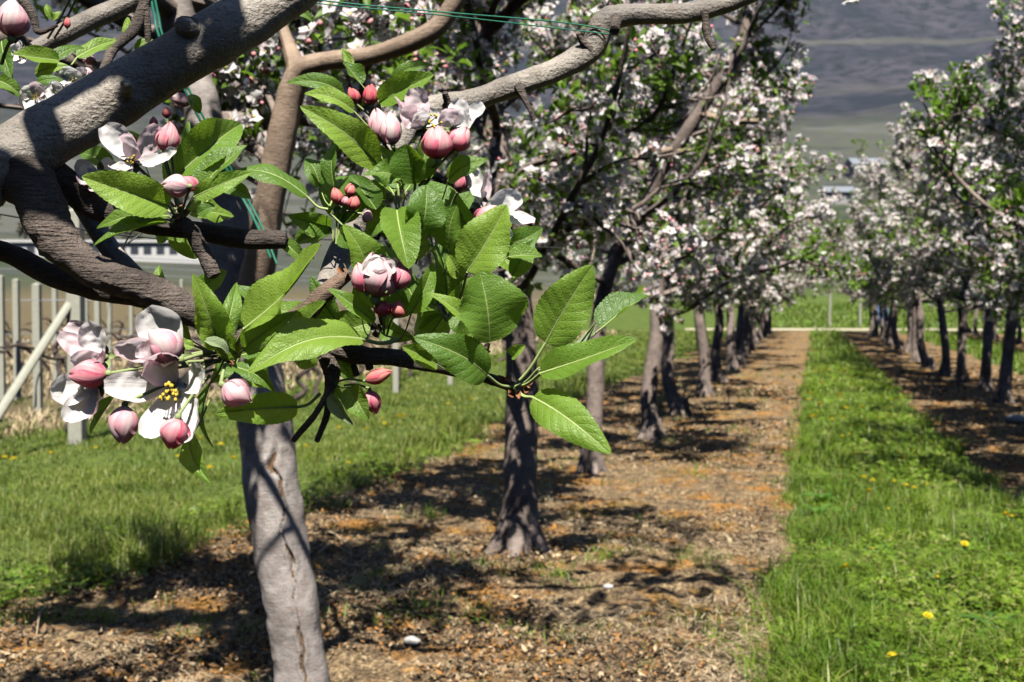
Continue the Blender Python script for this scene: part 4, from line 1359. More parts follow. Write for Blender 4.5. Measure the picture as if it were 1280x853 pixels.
tag(inner.build('inner_leaves', [M_LEAF, M_PETIOLE, M_LEAF_YOUNG], tA), kind='stuff')

# sheathing scales at the spur tips
for x, y, d in ((645, 492, .953), (660, 484, .955), (634, 474, .957), (278, 436, .94), (290, 450, .943), (268, 420, .945), (430, 345, .965), (226, 272, .94), (470, 410, .96), (392, 425, .955)):
    mb = MB()
    for k in range(3):
        b = P(x + fr.uniform(-4, 4), y + fr.uniform(-4, 4), d)
        t = b + nrm(np.array([fr.uniform(-1, 1), fr.uniform(-1, .2), fr.uniform(-.8, 1)])) * .008
        V, Q, UV = surf(b, t, nrm(TOCAM + np.array([fr.uniform(-.5, .5), 0, fr.uniform(-.5, .5)])), .006, leaf_prof, .5, .15, nu=8, nh=2)
        mb.add(V - baseA, Q[:, ::-1], UV=UV)
    mb.build('bud_scale', M_SCALE, tA)

def sepals(mb, C, ax, R, n=5, spread=1.0):
    S = nrm(np.cross(ax, [.3, .5, .8]))
    T = np.cross(ax, S)
    for k in range(n):
        a = k * 2 * math.pi / n
        d = S * math.cos(a) + T * math.sin(a)
        b = C + d * R * .25
        t = C + d * R * (.95 + .25 * spread) + ax * R * (.75 - .6 * spread + .25)
        V, Q, UV = surf(b, t, nrm(ax * .3 - d * .6 + ax * .2), R * .7, leaf_prof, .3, -.12, nu=8, nh=2)
        mb.add(V - baseA, Q, UV=UV)
    u, v = np.meshgrid(np.linspace(0, np.pi, 7), np.linspace(0, 2 * np.pi, 10), indexing='ij')
    r = R * .42
    E = C[None, None] - ax * R * .15 + (np.sin(u) * np.cos(v))[..., None] * S * r + (np.sin(u) * np.sin(v))[..., None] * T * r + np.cos(u)[..., None] * ax * r * 1.1
    mb.add(E - baseA, grid_faces(7, 10))

def stalk(mb, a, b, r=.0012):
    mid = (a + b) / 2 + np.array([0, 0, .002])
    tube(mb, np.array([a, mid, b]) - baseA, [r * 1.1, r, r * 1.2], 6, 10)

def bud(b, t, w, d=.93, mat=None, open_=0.0, hub=None, dt=None, npet=5):
    """closed or part-open bud from calyx b to tip t (pixels), widest w pixels"""
    B, Tp = P(b[0], b[1], d), P(t[0], t[1], d if dt is None else dt)
    ax = nrm(Tp - B)
    H = np.linalg.norm(Tp - B)
    R = w * .44 * d / F
    S = nrm(np.cross(ax, [.2, .9, .35]))
    T = np.cross(ax, S)
    mb = MB()
    nu, nv = 20, 13
    u = np.linspace(.02, .995, nu)
    v = np.linspace(-1, 1, nv)
    U, Vv = np.meshgrid(u, v, indexing='ij')
    ph0 = fr.uniform(0, 6.28)
    for k in range(npet):
        sh = fr.uniform(.9, 1.06)
        wrap = fr.uniform(.85, 1.15)
        prof = np.sin(np.pi * np.clip(U, 0, 1) ** .92) ** .62
        prof = prof * (1 - open_ * U) + open_ * U * (.75 + .25 * U)
        a = ph0 + k * 2 * np.pi / npet + Vv * wrap * np.clip(1.25 - U ** 5 * .35, 0, 2) + U * .6
        rad = R * prof * (1 + .13 * Vv * np.sin(np.pi * U) ** .5 + .06 * (k % 2) - .10 * np.abs(Vv) ** 4 * (Vv < 0))
        rad = rad * (1 + .10 * (fbm(np.stack([np.cos(a) * 2.2 + ph0, np.sin(a) * 2.2, U * 1.6 + k], -1), 2) - .5))
        hgt = H * (U * sh * (1 - .22 * np.abs(Vv) ** 2.2 * U))
        V = B + ax * hgt[..., None] + (S * np.cos(a)[..., None] + T * np.sin(a)[..., None]) * rad[..., None]
        mb.add(V - baseA, grid_faces(nu, nv)[:, ::-1], UV=np.stack([U, Vv * .5 + .5], -1))
    o = mb.build('bud', mat or M_BUD_PALE, tA)
    ms = MB()
    sepals(ms, B, ax, R * .62, spread=.15)
    if hub: stalk(ms, P(*hub), B - ax * R * .2, max(.0009, R * .12))
    ms.build('sepals', M_SEPAL, o)
    return o

def petal(par, b, t, w, d0, d1, mat, roll=0, bend=.1, cup=.35, tilt=.1, lat=.0, back=False):
    B, Tp = P(b[0], b[1], d0), P(t[0], t[1], d1)
    N = face_normal(B, Tp, roll, tilt)
    if back: N = -N
    wm = w * (d0 + d1) * .5 / F * 1.14
    mb = MB()
    V, Q, UV = surf(B, Tp, N, wm, petal_prof, .15, -bend, cup, .11, fr.uniform(-.35, .35), lat, nu=22, nh=6, sway=fr.uniform(-.05, .05))
    V = V + (nrm(N) * ((fbm(V * 190, 3) - .5) * .0045)[..., None])
    mb.add(V - baseA, Q[:, ::-1], UV=UV)
    return mb.build('petal', mat, par)

def blossom(c, d, pets, hub=None, stam=None, axis=None):
    """pets: (tip px, width px, depth at tip, material, roll, extra) round the centre c"""
    C = P(c[0], c[1], d)
    ax = nrm(TOCAM) if axis is None else nrm(np.asarray(axis, float))
    R = 14 * d / F
    mb = MB()
    sepals(mb, C - ax * R * .25, ax, R, spread=.8)
    if hub: stalk(mb, P(*hub), C - ax * R * .5)
    o = mb.build('blossom', M_SEPAL, tA)
    for pt in pets:
        tip, w, dt, mat, roll = pt[:5]
        kw = pt[5] if len(pt) > 5 else {}
        b = kw.pop('b', None) or (c[0] + (tip[0] - c[0]) * .07, c[1] + (tip[1] - c[1]) * .07)
        petal(o, b, tip, w, d, dt, mat, roll, **kw)
    if stam:
        ms = MB()
        sx, sy, sd, n = stam
        E = P(sx, sy, sd)
        dirv = E - C
        H = np.linalg.norm(dirv)
        S = nrm(np.cross(dirv, [.2, .3, .9]))
        T = np.cross(nrm(dirv), S)
        for k in range(n):
            a, q = fr.uniform(0, 6.28), math.sqrt(fr.uniform(.03, 1))
            e = E + (S * math.cos(a) + T * math.sin(a)) * H * .26 * q + nrm(dirv) * H * fr.uniform(-.15, .12)
            tube(ms, np.array([C, (C + e) / 2 + (e - E) * .25, e]) - baseA, [.00035, .0003, .0003], 4, 5, m=1)
            u, v = np.meshgrid(np.linspace(0, np.pi, 5), np.linspace(0, 2 * np.pi, 7), indexing='ij')
            ra = H * .045
            ms.add(e - baseA + ra * np.stack([np.sin(u) * np.cos(v), np.sin(u) * np.sin(v), np.cos(u) * 1.3], -1), grid_faces(5, 7), m=0)
        ms.build('stamens', [M_STAMEN, M_PISTIL], o)
    return o

W_, K_ = M_PET_W, M_PET_P
# open flower above the left fork
blossom((166, 204), .94, [((129, 158), 32, .935, W_, 12), ((163, 168), 28, .92, K_, -10), ((198, 157), 24, .93, K_, 25),
                          ((220, 190), 20, .92, W_, -20), ((140, 212), 22, .91, W_, 0)], hub=(220, 262, .945), stam=(164, 200, .925, 14))
blossom((124, 218), .97, [((94, 204), 20, .96, W_, 0), ((100, 230), 22, .95, K_, 10), ((118, 240), 18, .95, K_, 0), ((140, 200), 18, .98, W_, 0)], hub=(214, 266, .945))
bud((208, 192), (212, 152), 30, .935, M_BUD_PINK, hub=(222, 262, .945))
bud((236, 233), (201, 232), 30, .92, M_BUD_PALE, hub=(226, 272, .94))
bud((248, 236), (226, 222), 20, .93, M_BUD_PINK, hub=(228, 272, .94))
bud((193, 160), (191, 146), 11, .95, M_BUD_RED, hub=(222, 262, .945))
bud((209, 148), (207, 134), 11, .95, M_BUD_RED, hub=(222, 262, .945))
bud((238, 130), (212, 120), 18, 1.05, M_BUD_PALE)
# corner bud and small flowers at top left
bud((14, 47), (18, 1), 44, .95, M_BUD_PALE, .15, hub=(2, 80, .97))
def small_flower(x, y, r, d, pink=.3, hub=None):
    a0 = fr.uniform(0, 6)
    blossom((x, y), d, [((x + r * math.cos(a0 + k * 1.257), y + r * .85 * math.sin(a0 + k * 1.257)), r * .85, d - .008, K_ if fr.random() < pink else W_, fr.uniform(-20, 20)) for k in range(5)],
            hub=hub, stam=(x, y, d - .008, 10))
small_flower(91, 101, 23, 1.05, .1, (70, 88, 1.06))
small_flower(44, 122, 22, 1.03, .1, (58, 95, 1.06))
small_flower(74, 120, 21, 1.04, .3, (62, 95, 1.06))
small_flower(25, 66, 16, 1.08, .0)
bud((112, 98), (108, 84), 13, 1.05, M_BUD_PALE, hub=(90, 86, 1.06))
bud((120, 78), (98, 70), 13, 1.1, M_BUD_PALE)
bud((84, 36), (84, 22), 9, 1.15, M_BUD_RED)
# lower left: the big open flower
blossom((219, 484), .925, [((130, 484), 36, .89, W_, 10, dict(bend=.12)), ((181, 548), 36, .885, W_, -8, dict(bend=.1)), ((241, 549), 38, .89, W_, 18, dict(bend=.16)),
                           ((257, 468), 34, .91, W_, -12, dict(bend=.2)), ((186, 446), 44, .885, K_, 12, dict(bend=.15))], hub=(282, 446, .945), stam=(211, 492, .895, 22))
# part open flower over it
o3 = blossom((226, 446), .925, [((181, 387), 48, .915, W_, 5, dict(cup=.5)), ((144, 433), 30, .90, K_, -35, dict(cup=.5)), ((170, 446), 32, .89, K_, 30, dict(cup=.6))], hub=(280, 441, .945))
bud((224, 448), (188, 414), 44, .905, M_BUD_PALE, .25, hub=(280, 441, .945))
# left pair
blossom((130, 446), .93, [((72, 420), 24, .92, K_, 20), ((84, 406), 28, .935, K_, -5), ((106, 404), 30, .92, W_, 10, dict(cup=.6)), ((88, 450), 26, .90, K_, -25), ((118, 452), 24, .9, K_, 30)], hub=(278, 446, .945))
bud((134, 467), (86, 469), 38, .905, M_BUD_PINK, .05, hub=(276, 450, .945))
blossom((122, 482), .925, [((63, 490), 36, .90, W_, 5, dict(bend=.15)), ((82, 526), 30, .90, W_, -15), ((112, 524), 26, .91, K_, 40), ((98, 470), 26, .92, W_, 0)], hub=(276, 452, .945))
bud((156, 507), (152, 554), 38, .905, M_BUD_PALE, .1, hub=(268, 462, .94))
bud((222, 523), (213, 561), 38, .895, M_BUD_PINK, .1, hub=(262, 470, .94))
bud((279, 482), (312, 503), 40, .90, M_BUD_PALE, .22, hub=(284, 448, .945))
# centre: part-open pink bud and its twin below
bud((470, 372), (480, 318), 60, .925, M_BUD_PALE, .55, hub=(478, 405, .955))
oc_ = blossom((476, 352), .915, [((460, 325), 28, .912, W_, -15, dict(tilt=1.6, cup=.25)), ((492, 326), 28, .912, W_, 15, dict(tilt=1.6, cup=.25)), ((476, 322), 26, .915, K_, 0, dict(tilt=1.2)), ((474, 338), 18, .905, W_, 0, dict(tilt=2.0))])
bud((458, 366), (446, 328), 30, .92, M_BUD_PINK, .1)
bud((496, 362), (506, 326), 30, .92, M_BUD_PINK, .1)
bud((480, 396), (478, 376), 24, .93, M_BUD_RED, .1, hub=(480, 418, .96))
bud((492, 396), (502, 377), 22, .93, M_BUD_RED, .1, hub=(484, 418, .96))
for b, t, w, mt in (((424, 256), (418, 234), 17, M_BUD_RED), ((436, 246), (440, 230), 15, M_BUD_RED), ((440, 263), (444, 244), 17, M_BUD_RED), ((430, 258), (434, 246), 13, M_BUD_PINK), ((453, 268), (466, 274), 17, M_BUD_PALE), ((462, 322), (466, 308), 10, M_BUD_RED)):
    bud(b, t, w, .985, mt, .1, hub=(414, 268, .99))
# top centre flowers
bud((446, 130), (438, 110), 17, .99, M_BUD_RED, .1, hub=(478, 165, 1.0))
bud((464, 132), (462, 106), 20, .985, M_BUD_RED, .35, hub=(478, 165, 1.0))
bud((480, 178), (470, 136), 30, .955, M_BUD_PALE, .05, hub=(506, 222, .985))
bud((491, 182), (486, 142), 29, .945, M_BUD_PALE, .05, hub=(506, 222, .985))
blossom((530, 160), .955, [((517, 110), 28, .95, K_, 8), ((493, 122), 15, .945, K_, 55), ((500, 140), 26, .94, K_, 10), ((548, 140), 26, .955, W_, -10), ((520, 140), 26, .94, W_, 0)], hub=(515, 225, .985), stam=(543, 150, .935, 10))
blossom((566, 160), .955, [((578, 125), 24, .955, W_, 5), ((606, 133), 24, .95, W_, -15), ((590, 150), 28, .945, W_, 10), ((556, 136), 26, .935, K_, 0)], hub=(520, 228, .985))
bud((548, 200), (544, 160), 40, .93, M_BUD_PINK, .3, hub=(525, 232, .985))
bud((566, 188), (584, 160), 30, .935, M_BUD_PINK, .1, hub=(530, 232, .985))
blossom((604, 262), .97, [((610, 214), 14, .965, K_, 30), ((592, 214), 20, .975, W_, 0), ((653, 248), 28, .955, W_, 10), ((668, 278), 20, .965, W_, -40), ((640, 296), 18, .97, W_, 30)], hub=(575, 300, .985))
bud((598, 288), (624, 258), 36, .945, M_BUD_PINK, .15, hub=(580, 305, .985))
bud((572, 240), (582, 210), 20, .975, M_BUD_PINK, .1, hub=(560, 270, .985))
# lower spur buds
bud((456, 476), (491, 464), 19, .945, M_BUD_RED, .0, hub=(418, 478, .955))
bud((462, 488), (468, 518), 24, .955, M_BUD_PINK, .1, hub=(430, 482, .955))

# ------------------------------------------------------------------ strings and wires in the trees
def wire(rows, name, mat, label, cat, r, group=None):
    mb = MB()
    pts = [P(*q) for q in rows]
    o = pts[0]
    tube(mb, np.array(pts) - o, [r] * len(pts), 6, len(pts) * 5)
    ob = tag(mb.build(name, mat), label, cat, group)
    ob.location = Vector(o)
    return ob
wire([(-200, 238, 1.2), (0, 268, 1.3), (110, 288, 1.36), (170, 296, 1.4), (260, 302, 1.5), (420, 300, 1.7), (700, 310, 2.4)], 'trellis_wire', M_WIRE, 'thin dark trellis wire behind the left fork of the foreground limb', 'wire', .0011)
wire([(170, 296, 1.4), (160, 304, 1.39), (178, 290, 1.4), (166, 288, 1.4), (150, 318, 1.42)], 'wire_knot', M_WIRE, 'twisted dark wire end tied round the thin trellis wire', 'wire', .001)
wire([(60, 48, 1.3), (78, 18, 1.28), (96, -20, 1.26)], 'trellis_wire', M_WIRE, 'left one of two dark wires crossing the top left corner', 'wire', .0013)
wire([(68, 48, 1.3), (86, 18, 1.28), (104, -20, 1.26)], 'trellis_wire', M_WIRE, 'right one of two dark wires crossing the top left corner', 'wire', .0013)
wire([(340, -8, 1.2), (430, 4, 1.22), (560, 16, 1.24), (700, 28, 1.27), (772, 40, 1.26)], 'tie_string', M_STRING, 'upper green string stretched to the smooth limb at top', 'string', .0008)
wire([(340, -2, 1.2), (430, 8, 1.22), (560, 20, 1.24), (700, 36, 1.27), (772, 44, 1.26)], 'tie_string', M_STRING, 'lower green string stretched to the smooth limb at top', 'string', .0007)
wire([(186, -20, 1.9), (193, 20, 1.9), (203, 56, 1.9), (250, 150, 1.95), (292, 228, 2.0), (318, 275, 2.0), (338, 322, 2.0)], 'tie_string', M_STRING, 'green plastic string hanging in front of the nearest grey trunk', 'string', .0024)
wire([(190, -20, 1.92), (198, 20, 1.92), (208, 56, 1.92), (256, 150, 1.96), (300, 232, 2.01), (326, 280, 2.01), (346, 330, 2.0)], 'tie_string', M_STRING, 'second green plastic string beside the one before the grey trunk', 'string', .0020)

# ------------------------------------------------------------------ dandelions
dmb_h, dmb_s = MB(), MB()
for k in range(3):
    n = 20 - k * 5
    for j in range(n):
        a = j * 2 * math.pi / n + k * .3
        d = np.array([math.cos(a), math.sin(a), 0])
        w = np.array([-math.sin(a), math.cos(a), 0])
        el = (.15, .55, 1.0)[k]
        R = .024 - .005 * k
        e = d * R * math.cos(el) + np.array([0, 0, R * math.sin(el) + .002 * k])
        dmb_h.add([d * .002, e * .7 + w * .0022, e, e * .7 - w * .0022], [(0, 1, 2, 3)])
u, v = np.meshgrid(np.linspace(0, np.pi / 2, 5), np.linspace(0, 2 * np.pi, 13), indexing='ij')
dmb_h.add(np.stack([.011 * np.sin(u) * np.cos(v), .011 * np.sin(u) * np.sin(v), .003 + .008 * np.cos(u)], -1), grid_faces(5, 13))
tube(dmb_s, [(0, 0, 0), (.006, .002, -.04), (.004, 0, -.09)], [.002, .0022, .0025], 6, 8)
def dandelion(label, group, first=[None]):
    if first[0] is None:
        r = empty('dandelion', (0, 0, 0), label, 'dandelion', group)
        dmb_h.build('flower_head', M_DANDY, r)
        dmb_s.build('stem', M_PETIOLE, r)
        first[0] = r
        return r
    r = copy_tree(first[0], (0, 0, 0))
    return tag(r, label, 'dandelion', group)
near = [(1115, 820, 'yellow dandelion lowest in the grass strip at bottom right'), (1160, 770, 'yellow dandelion just above right of the lowest one in the grass strip'),
        (1206, 680, 'single yellow dandelion at the right of the grass strip, beside dark tufts'), (1202, 583, 'yellow dandelion at the right border of the grass strip near the shaded soil'), (1078, 568, 'lone yellow dandelion above a row of five in the strip')]
for x, y, lab in near:
    p = G(x, y, .10)
    r = dandelion(lab, 'dandelions of the grass strip')
    r.location = Vector(p)
    r.rotation_euler = (rp.uniform(-.5, .1), rp.uniform(-.3, .3), rp.uniform(0, 6))
    r.scale = (.78,) * 3
mid = [(1143, 610), (1133, 607), (1118, 602), (1091, 601), (1080, 597)]
for i, (x, y) in enumerate(mid):
    r = dandelion('%s from the left of five yellow dandelions in a row across the strip' % ORD[len(mid) - 1 - i], 'dandelions of the grass strip')
    r.location = Vector(G(x, y, .10)); r.rotation_euler = (rp.uniform(-.5, .1), rp.uniform(-.3, .3), 0); r.scale = (.8,) * 3
for x, y in [(1040, 525), (1057, 510), (1015, 521), (1010, 500), (1050, 497), (1035, 463), (1025, 465), (1020, 462), (1052, 465), (1058, 462), (1080, 468), (1048, 493), (1005, 458), (1020, 440), (1012, 492), (1030, 461), (1007, 470), (1024, 505)]:
    r = dandelion('small yellow dandelion far along the grass strip', 'dandelions far along the grass strip')
    r.location = Vector(G(x, y, .12)); r.rotation_euler = (rp.uniform(-.6, 0), rp.uniform(-.3, .3), 0); r.scale = (1.25,) * 3
for k in range(80):
    yy = rp.uniform(4.2, 16) if k < 46 else rp.uniform(16, 36)
    xx = rp.uniform(.05, .95)
    r = dandelion('small yellow dandelion scattered in the green grass strip', 'scattered dandelions of the grass strip')
    r.location = (xx, yy, rp.uniform(.07, .11)); r.rotation_euler = (rp.uniform(-.7, 0), rp.uniform(-.4, .4), 0); r.scale = (rp.uniform(.5, 1.05),) * 3
for x, y in [(6, 572), (17, 574), (63, 567), (150, 547), (276, 556), (292, 573), (382, 558), (478, 524), (499, 521), (481, 530), (458, 537), (424, 535), (422, 591), (436, 579), (222, 571), (505, 520), (560, 505), (590, 500), (355, 540), (120, 560), (250, 548), (545, 530), (262, 585)]:
    r = dandelion('yellow dandelion in the lawn left of the tree row', 'dandelions of the left lawn')
    r.location = Vector(G(x, y, .06)); r.rotation_euler = (rp.uniform(-.5, .1), rp.uniform(-.3, .3), 0); r.scale = (rp.uniform(.9, 1.3),) * 3

# ------------------------------------------------------------------ broad-leaved weeds
def weed(x, y, n, L, label, spread=1.0, wfac=.45):
    g = G(x, y)
    r = empty('broadleaf_weed', g * np.array([1, 1, 0]), label, 'weed', 'broad leaved weeds in the grass')
    for k in range(n):
        a = k * 2.4 + fr.uniform(-.3, .3)
        l = L * fr.uniform(.65, 1.1)
        el = fr.uniform(.25, .8)
        d = np.array([math.cos(a) * math.cos(el), math.sin(a) * math.cos(el), math.sin(el)])
        b = np.array([math.cos(a), math.sin(a), 0]) * .012 + np.array([0, 0, .01])
        mb = MB()
        V, Q, UV = surf(b, b + d * l * spread, nrm(np.array([-math.cos(a) * .5, -math.sin(a) * .5, 1])), l * wfac, leaf_prof, .25, .12, 0, .06, fr.uniform(-.4, .4), .35, nu=18, nh=4, bulge=.01)
        mb.add(V, Q[:, ::-1], UV=UV)
        mb.build('leaf', M_WEED, r)
weed(1245, 800, 8, .13, 'broad leaved weed with large smooth leaves at the bottom right corner')
weed(1215, 830, 6, .10, 'leafy weed left of the large one in the bottom right corner')
weed(1170, 735, 9, .10, 'dandelion leaf rosette in mid strip near the lower right', 1, .28)
weed(1070, 790, 8, .09, 'leaf rosette in the grass left of the lowest dandelion', 1, .28)
weed(1095, 700, 9, .10, 'narrow leaved rosette in the middle of the grass strip', 1, .26)
weed(1010, 735, 8, .08, 'leaf rosette at the left border of the grass strip', 1, .28)
weed(1225, 690, 9, .12, 'tall dark rosette under the single dandelion at strip right', 1, .26)
weed(110, 715, 9, .11, 'leafy weed at the lawn edge in the lower left', 1, .4)
weed(40, 735, 9, .10, 'leafy weed at the far left lawn edge', 1, .4)
weed(195, 690, 8, .10, 'leafy weed on the lawn edge left of the nearest trunk', 1, .35)

wr = random.Random(12)
for k in range(26):
    yy = 3.9 + 11 * (k / 26) ** 1.3
    xx = wr.uniform(.0, 1.0)
    u_, v_, _d = proj(np.array([xx, yy, 0]))
    weed(float(u_), float(v_), 7, wr.uniform(.07, .12), 'low broad leaved rosette scattered in the grass strip', 1, wr.uniform(.28, .5))
# ------------------------------------------------------------------ vineyard with pale posts on the left
def post(x, y, h, w, label=None, lean=0.0):
    mb = MB()
    pts = [(0, 0, -.05), (lean * .5, 0, h * .5), (lean, 0, h)]
    tube(mb, pts, [w * .62] * 3, 4, 7, rough=.05, freq=6)
    r = tag(mb.build('vineyard_post', M_POST, smooth=False), label or 'pale upright post in the vineyard left of the lawn', 'post', 'pale posts of the vineyard')
    r.location = (x, y, 0)
    r.rotation_euler = (0, 0, math.radians(45) + .2)
    return r
ends = []
g0 = G(97, 556)
post(g0[0], g0[1], 1.78, .12, 'thick pale end post of the vineyard, behind the white flowers')
mb = MB()
bp, tp_ = G(-45, 585), P(92, 372, depth_of(g0))
tube(mb, [bp - bp, tp_ - bp], [.034, .032], 8, 6)
tag(mb.build('brace_pole', M_POST, origin=(0, 0, 0)), 'pale pole bracing the thick end post of the vineyard diagonally', 'pole').location = Vector(bp)
specs = [(48, 519, .08), (22, 500, .07), (3, 505, .07), (70, 488, .06), (88, 478, .06), (109, 475, .05), (123, 488, .07), (138, 482, .055), (165, 476, .05), (184, 470, .05), (205, 474, .06), (228, 466, .05), (262, 468, .05),
         (495, 491, .075), (563, 481, .075), (600, 470, .06), (-30, 515, .08), (-60, 490, .07)]
for x, y, w in specs:
    g = G(x, y)
    d = depth_of(g)
    post(g[0], g[1], (y - 350) * d / F * rp.uniform(.96, 1.04), w)
# vines
def vine(g, seed):
    rng = np.random.default_rng(seed)
    r = empty('grapevine', g, 'bare gnarled dark grapevine in the vineyard left of the lawn', 'grapevine', 'bare grapevines of the vineyard')
    mb = MB()
    p = [np.zeros(3)]
    for k in range(5):
        p.append(p[-1] + np.array([rng.normal(0, .09), rng.normal(0, .09), .13]))
    tube(mb, p, [.035, .028, .026, .028, .03, .022], 8, 30, rough=.5, freq=25)
    mb.build('trunk', M_VINE, r)
    for s in (-1, 1):
        mb = MB()
        q = [p[-1]]
        for k in range(5):
            q.append(q[-1] + np.array([rng.normal(0, .03), s * .17, rng.normal(0, .05) + (.06 if k < 2 else -.03)]))
        tube(mb, q, [.018, .014, .012, .01, .008, .006], 6, 18, rough=.4, freq=30)
        mb.build('cane', M_VINE, r)
g = MB()
p = sample(-22, -6.1, 6, 40, 38000)
p = p[(fbm(p * 1.1 + 90, 3) > .42)]
blades(g, p, .03, .10, .005, 1.2)
tag(g.build('dry_grass', M_STRAW), 'withered straw coloured grass on the vineyard floor', 'dry grass', kind='stuff')
k = 0
for xr, ys in ((-10.5, np.arange(12, 30, 1.4)), (-12.6, np.arange(14, 34, 1.6)), (-5.4, np.arange(8.3, 22, 1.15)), (-7.0, np.arange(9.4, 24, 1.3)), (-8.7, np.arange(11, 26, 1.5))):
    for yy in ys:
        vine((xr + rp.uniform(-.12, .12), yy + rp.uniform(-.2, .2), 0), 500 + k)
        k += 1
for xr, y0, nm in ((-5.4, 8.4, 'nearest'), (-7.0, 9.6, 'second'), (-8.7, 11.0, 'third')):
    for z, zn in ((.72, 'lowest'), (1.1, 'middle'), (1.45, 'highest')):
        mb = MB()
        n = 12
        pts = np.stack([np.zeros(n), np.linspace(0, 26, n), z + .012 * np.sin(np.arange(n) * 2.1)], 1)
        tube(mb, pts, [.0035] * n, 5, n * 2)
        tag(mb.build('trellis_wire', M_WIRE_GREY), '%s grey trellis wire of the %s vine row' % (zn, nm), 'wire', 'trellis wires of the vineyard').location = (xr, y0, 0)

# ------------------------------------------------------------------ long pale building with a row of square openings
def long_building():
    d = 150.0
    a, b = P(-120, 333, d), P(262, 333, d)
    ax = nrm((b - a) * np.array([1, 1, 0]))
    ln = np.linalg.norm((b - a)[:2])
    z0 = min(height(np.array([a[0], b[0]]), np.array([a[1], b[1]]))) - .6
    base = np.array([a[0], a[1], z0])
    ang = math.atan2(ax[1], ax[0])
    top = P(0, 300, d)[2] - z0
    r = empty('long_building', base, 'long low pale building with a row of small square openings, far left', 'building')
    r.rotation_euler = (0, 0, ang)
    mb = MB(); box(mb, (0, 0, 0), (ln, 9, top - .35)); mb.build('wall', M_WHITEWALL, r, smooth=False)
    mb = MB(); box(mb, (-.4, -.4, top - .348), (ln + .4, 9.4, top)); mb.build('roof', M_WHITEWALL, r, smooth=False)
    wz = P(0, 318, d)[2] - z0
    x = .8
    while x < ln - 1.4:
        mb = MB(); box(mb, (x, -.05, wz), (x + 1.0, .3, wz + .95)); mb.build('window', M_GLASS, r, smooth=False)
        x += 1.62
long_building()

# ------------------------------------------------------------------ houses and wood in the valley
def house(px, py, d, w, dep, h, label):
    c = P(px, py, d)
    x, y = c[0], c[1]
    z = float(height(np.array([x]), np.array([y]))[0]) - .5
    r = empty('house', (x, y, z), label, 'house', 'houses in the valley')
    r.rotation_euler = (0, 0, .3)
    mb = MB(); box(mb, (-w / 2, -dep / 2, 0), (w / 2, dep / 2, h)); mb.build('wall', M_PLASTER, r, smooth=False)
    mb = MB()
    V = [(-w / 2 - .6, -dep / 2 - .6, h), (w / 2 + .6, -dep / 2 - .6, h), (w / 2 + .6, 0, h + dep * .3), (-w / 2 - .6, 0, h + dep * .3), (w / 2 + .6, dep / 2 + .6, h), (-w / 2 - .6, dep / 2 + .6, h)]
    mb.add(V, [(0, 1, 2, 3), (3, 2, 4, 5), (1, 0, 5, 4)], [(1, 4, 2), (0, 3, 5)])
    mb.build('roof', M_ROOF, r, smooth=False)
    for fx in (-.3, 0, .3):
        mb = MB(); box(mb, (fx * w - .6, -dep / 2 - .05, h * .45), (fx * w + .6, -dep / 2 + .2, h * .45 + 1.4)); mb.build('window', M_GLASS, r, smooth=False)
house(1082, 262, 330, 9, 7, 3.4, 'grey roofed house in the valley seen between the two rows')
house(1046, 290, 270, 6, 5, 2.8, 'smaller grey roofed house left below the other in the gap')

def wood():
    mb, tk = MB(), MB()
    n = 70
    for k in range(n):
        px = rp.uniform(820, 1300) if k < 50 else rp.uniform(-100, 820)
        d = rp.uniform(95, 150) if k < 50 else rp.uniform(160, 210)
        c = P(px, 380, d)
        z = float(height(np.array([c[0]]), np.array([c[1]]))[0])
        hh = rp.uniform(3, 6.5) if k < 50 else rp.uniform(2, 4)
        m = 260
        q = RNG.normal(0, 1, (m, 3))
        q = q / np.linalg.norm(q, axis=1)[:, None] * (RNG.uniform(.2, 1, m) ** .5)[:, None]
        q = q * np.array([hh * .38, hh * .38, hh * .42]) + np.array([c[0], c[1], z + hh * .6])
        leaf_bulk(mb, q, RNG.normal(0, 1, (m, 3)), RNG.normal(0, 1, (m, 3)), RNG.uniform(.3, .8, m), RNG.uniform(.1, .3, m))
        tube(tk, [(c[0], c[1], z - .3), (c[0], c[1], z + hh * .8)], [.12, .04], 5, 4, m=1)
    for A_ in (tk,):
        mb.add(np.vstack(A_.v), np.vstack(A_.q), m=1)
    mw = mat_island('far scrub leaf', [(.10, .095, .06), (.16, .13, .09), (.09, .11, .05), (.13, .12, .08)], .8, .1, None, 0)
    tag(mb.build('far_wood', [mw, M_BARK_FAR]), 'hazy brown scrub wood beyond the meadow at the end of the rows', 'wood', kind='stuff')
wood()

# blue drum by the far end of the right row
mb = MB()
prof = [(0, 0), (.27, 0), (.30, .03), (.30, .28), (.315, .30), (.30, .32), (.30, .56), (.315, .58), (.30, .60), (.30, .84), (.27, .88), (.25, .86), (0, .86)]
a = np.linspace(0, 2 * np.pi, 25)
V = np.array([[(r * math.cos(t_), r * math.sin(t_), z) for t_ in a] for r, z in prof])
mb.add(V, grid_faces(len(prof), 25)[:, ::-1])
o = tag(mb.build('drum', M_BLUE), 'pale blue drum by the path at the far end of the right row', 'drum')
g = G(1101, 409)
o.location = (g[0], g[1], 0)

# wire fence post at the far end
for i, (x, y) in enumerate(((1037, 408), (1075, 409))):
    g = G(x, y)
    mb = MB()
    tube(mb, [(0, 0, -.05), (0, 0, .75), (.02, 0, 1.5)], [.06, .055, .05], 8, 8)
    tag(mb.build('fence_post', M_POST), ('left' if i == 0 else 'right') + ' one of two pale posts beside the path at the end of the rows', 'post').location = (g[0], g[1], 0)

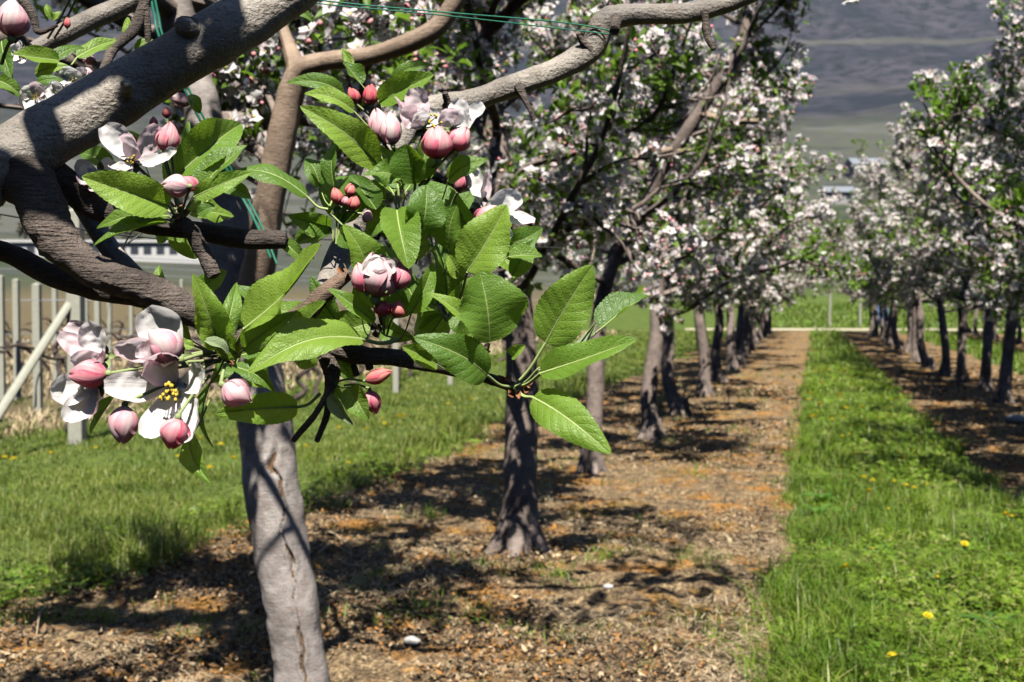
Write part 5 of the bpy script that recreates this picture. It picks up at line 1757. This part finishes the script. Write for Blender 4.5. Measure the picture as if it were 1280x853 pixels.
# ------------------------------------------------------------------ air
mb = MB()
box(mb, (-2300, -2300, -6), (2300, 2300, 900))
b = NT('valley haze')
pv = b.n('ShaderNodeVolumePrincipled')
pv.inputs['Color'].default_value = (.72, .80, .95, 1)
pv.inputs['Density'].default_value = .00011
pv.inputs['Anisotropy'].default_value = .2
b.t.links.new(pv.outputs[0], b.out.inputs['Volume'])
tag(mb.build('haze', b.m, smooth=False), kind='stuff')

# ------------------------------------------------------------------ light, world, camera
sd = SUN
sl = bpy.data.lights.new('sun', 'SUN')
sl.energy = 5.0
sl.angle = math.radians(.5)
sl.color = (1.0, .95, .87)
so = bpy.data.objects.new('sun', sl)
COL.objects.link(so)
so.rotation_euler = Vector(-sd).to_track_quat('-Z', 'Y').to_euler()
so.location = (3, -5, 8)

w = bpy.data.worlds.new('World')
SC.world = w
w.use_nodes = True
nt = w.node_tree
nt.nodes.clear()
bg = nt.nodes.new('ShaderNodeBackground')
wo = nt.nodes.new('ShaderNodeOutputWorld')
sk = nt.nodes.new('ShaderNodeTexSky')
sk.sky_type = 'NISHITA'
sk.sun_disc = False
sk.sun_elevation = SUN_EL
sk.sun_rotation = SUN_AZ
sk.altitude = 1200
sk.air_density = .6
sk.dust_density = .2
bg.inputs['Strength'].default_value = .085
nt.links.new(sk.outputs[0], bg.inputs[0])
nt.links.new(bg.outputs[0], wo.inputs[0])

cam = bpy.data.cameras.new('camera')
co = bpy.data.objects.new('camera', cam)
COL.objects.link(co)
cam.sensor_width = 36
cam.lens = 36 * F / 1280
cam.clip_start = .05
cam.clip_end = 12000
co.location = Vector(CAM)
co.rotation_euler = Vector(FWD).to_track_quat('-Z', 'Y').to_euler()
cam.dof.use_dof = True
cam.dof.focus_distance = 1.06
cam.dof.aperture_fstop = 14.0
SC.camera = co
SC.view_settings.view_transform = 'Standard'
SC.view_settings.look = 'None'
SC.view_settings.gamma = 1
SC.view_settings.exposure = 1.28
SC.render.engine = 'CYCLES'
SC.cycles.max_bounces = 4
SC.cycles.diffuse_bounces = 0
SC.cycles.transmission_bounces = 3
SC.cycles.volume_bounces = 0
SC.cycles.use_denoising = True
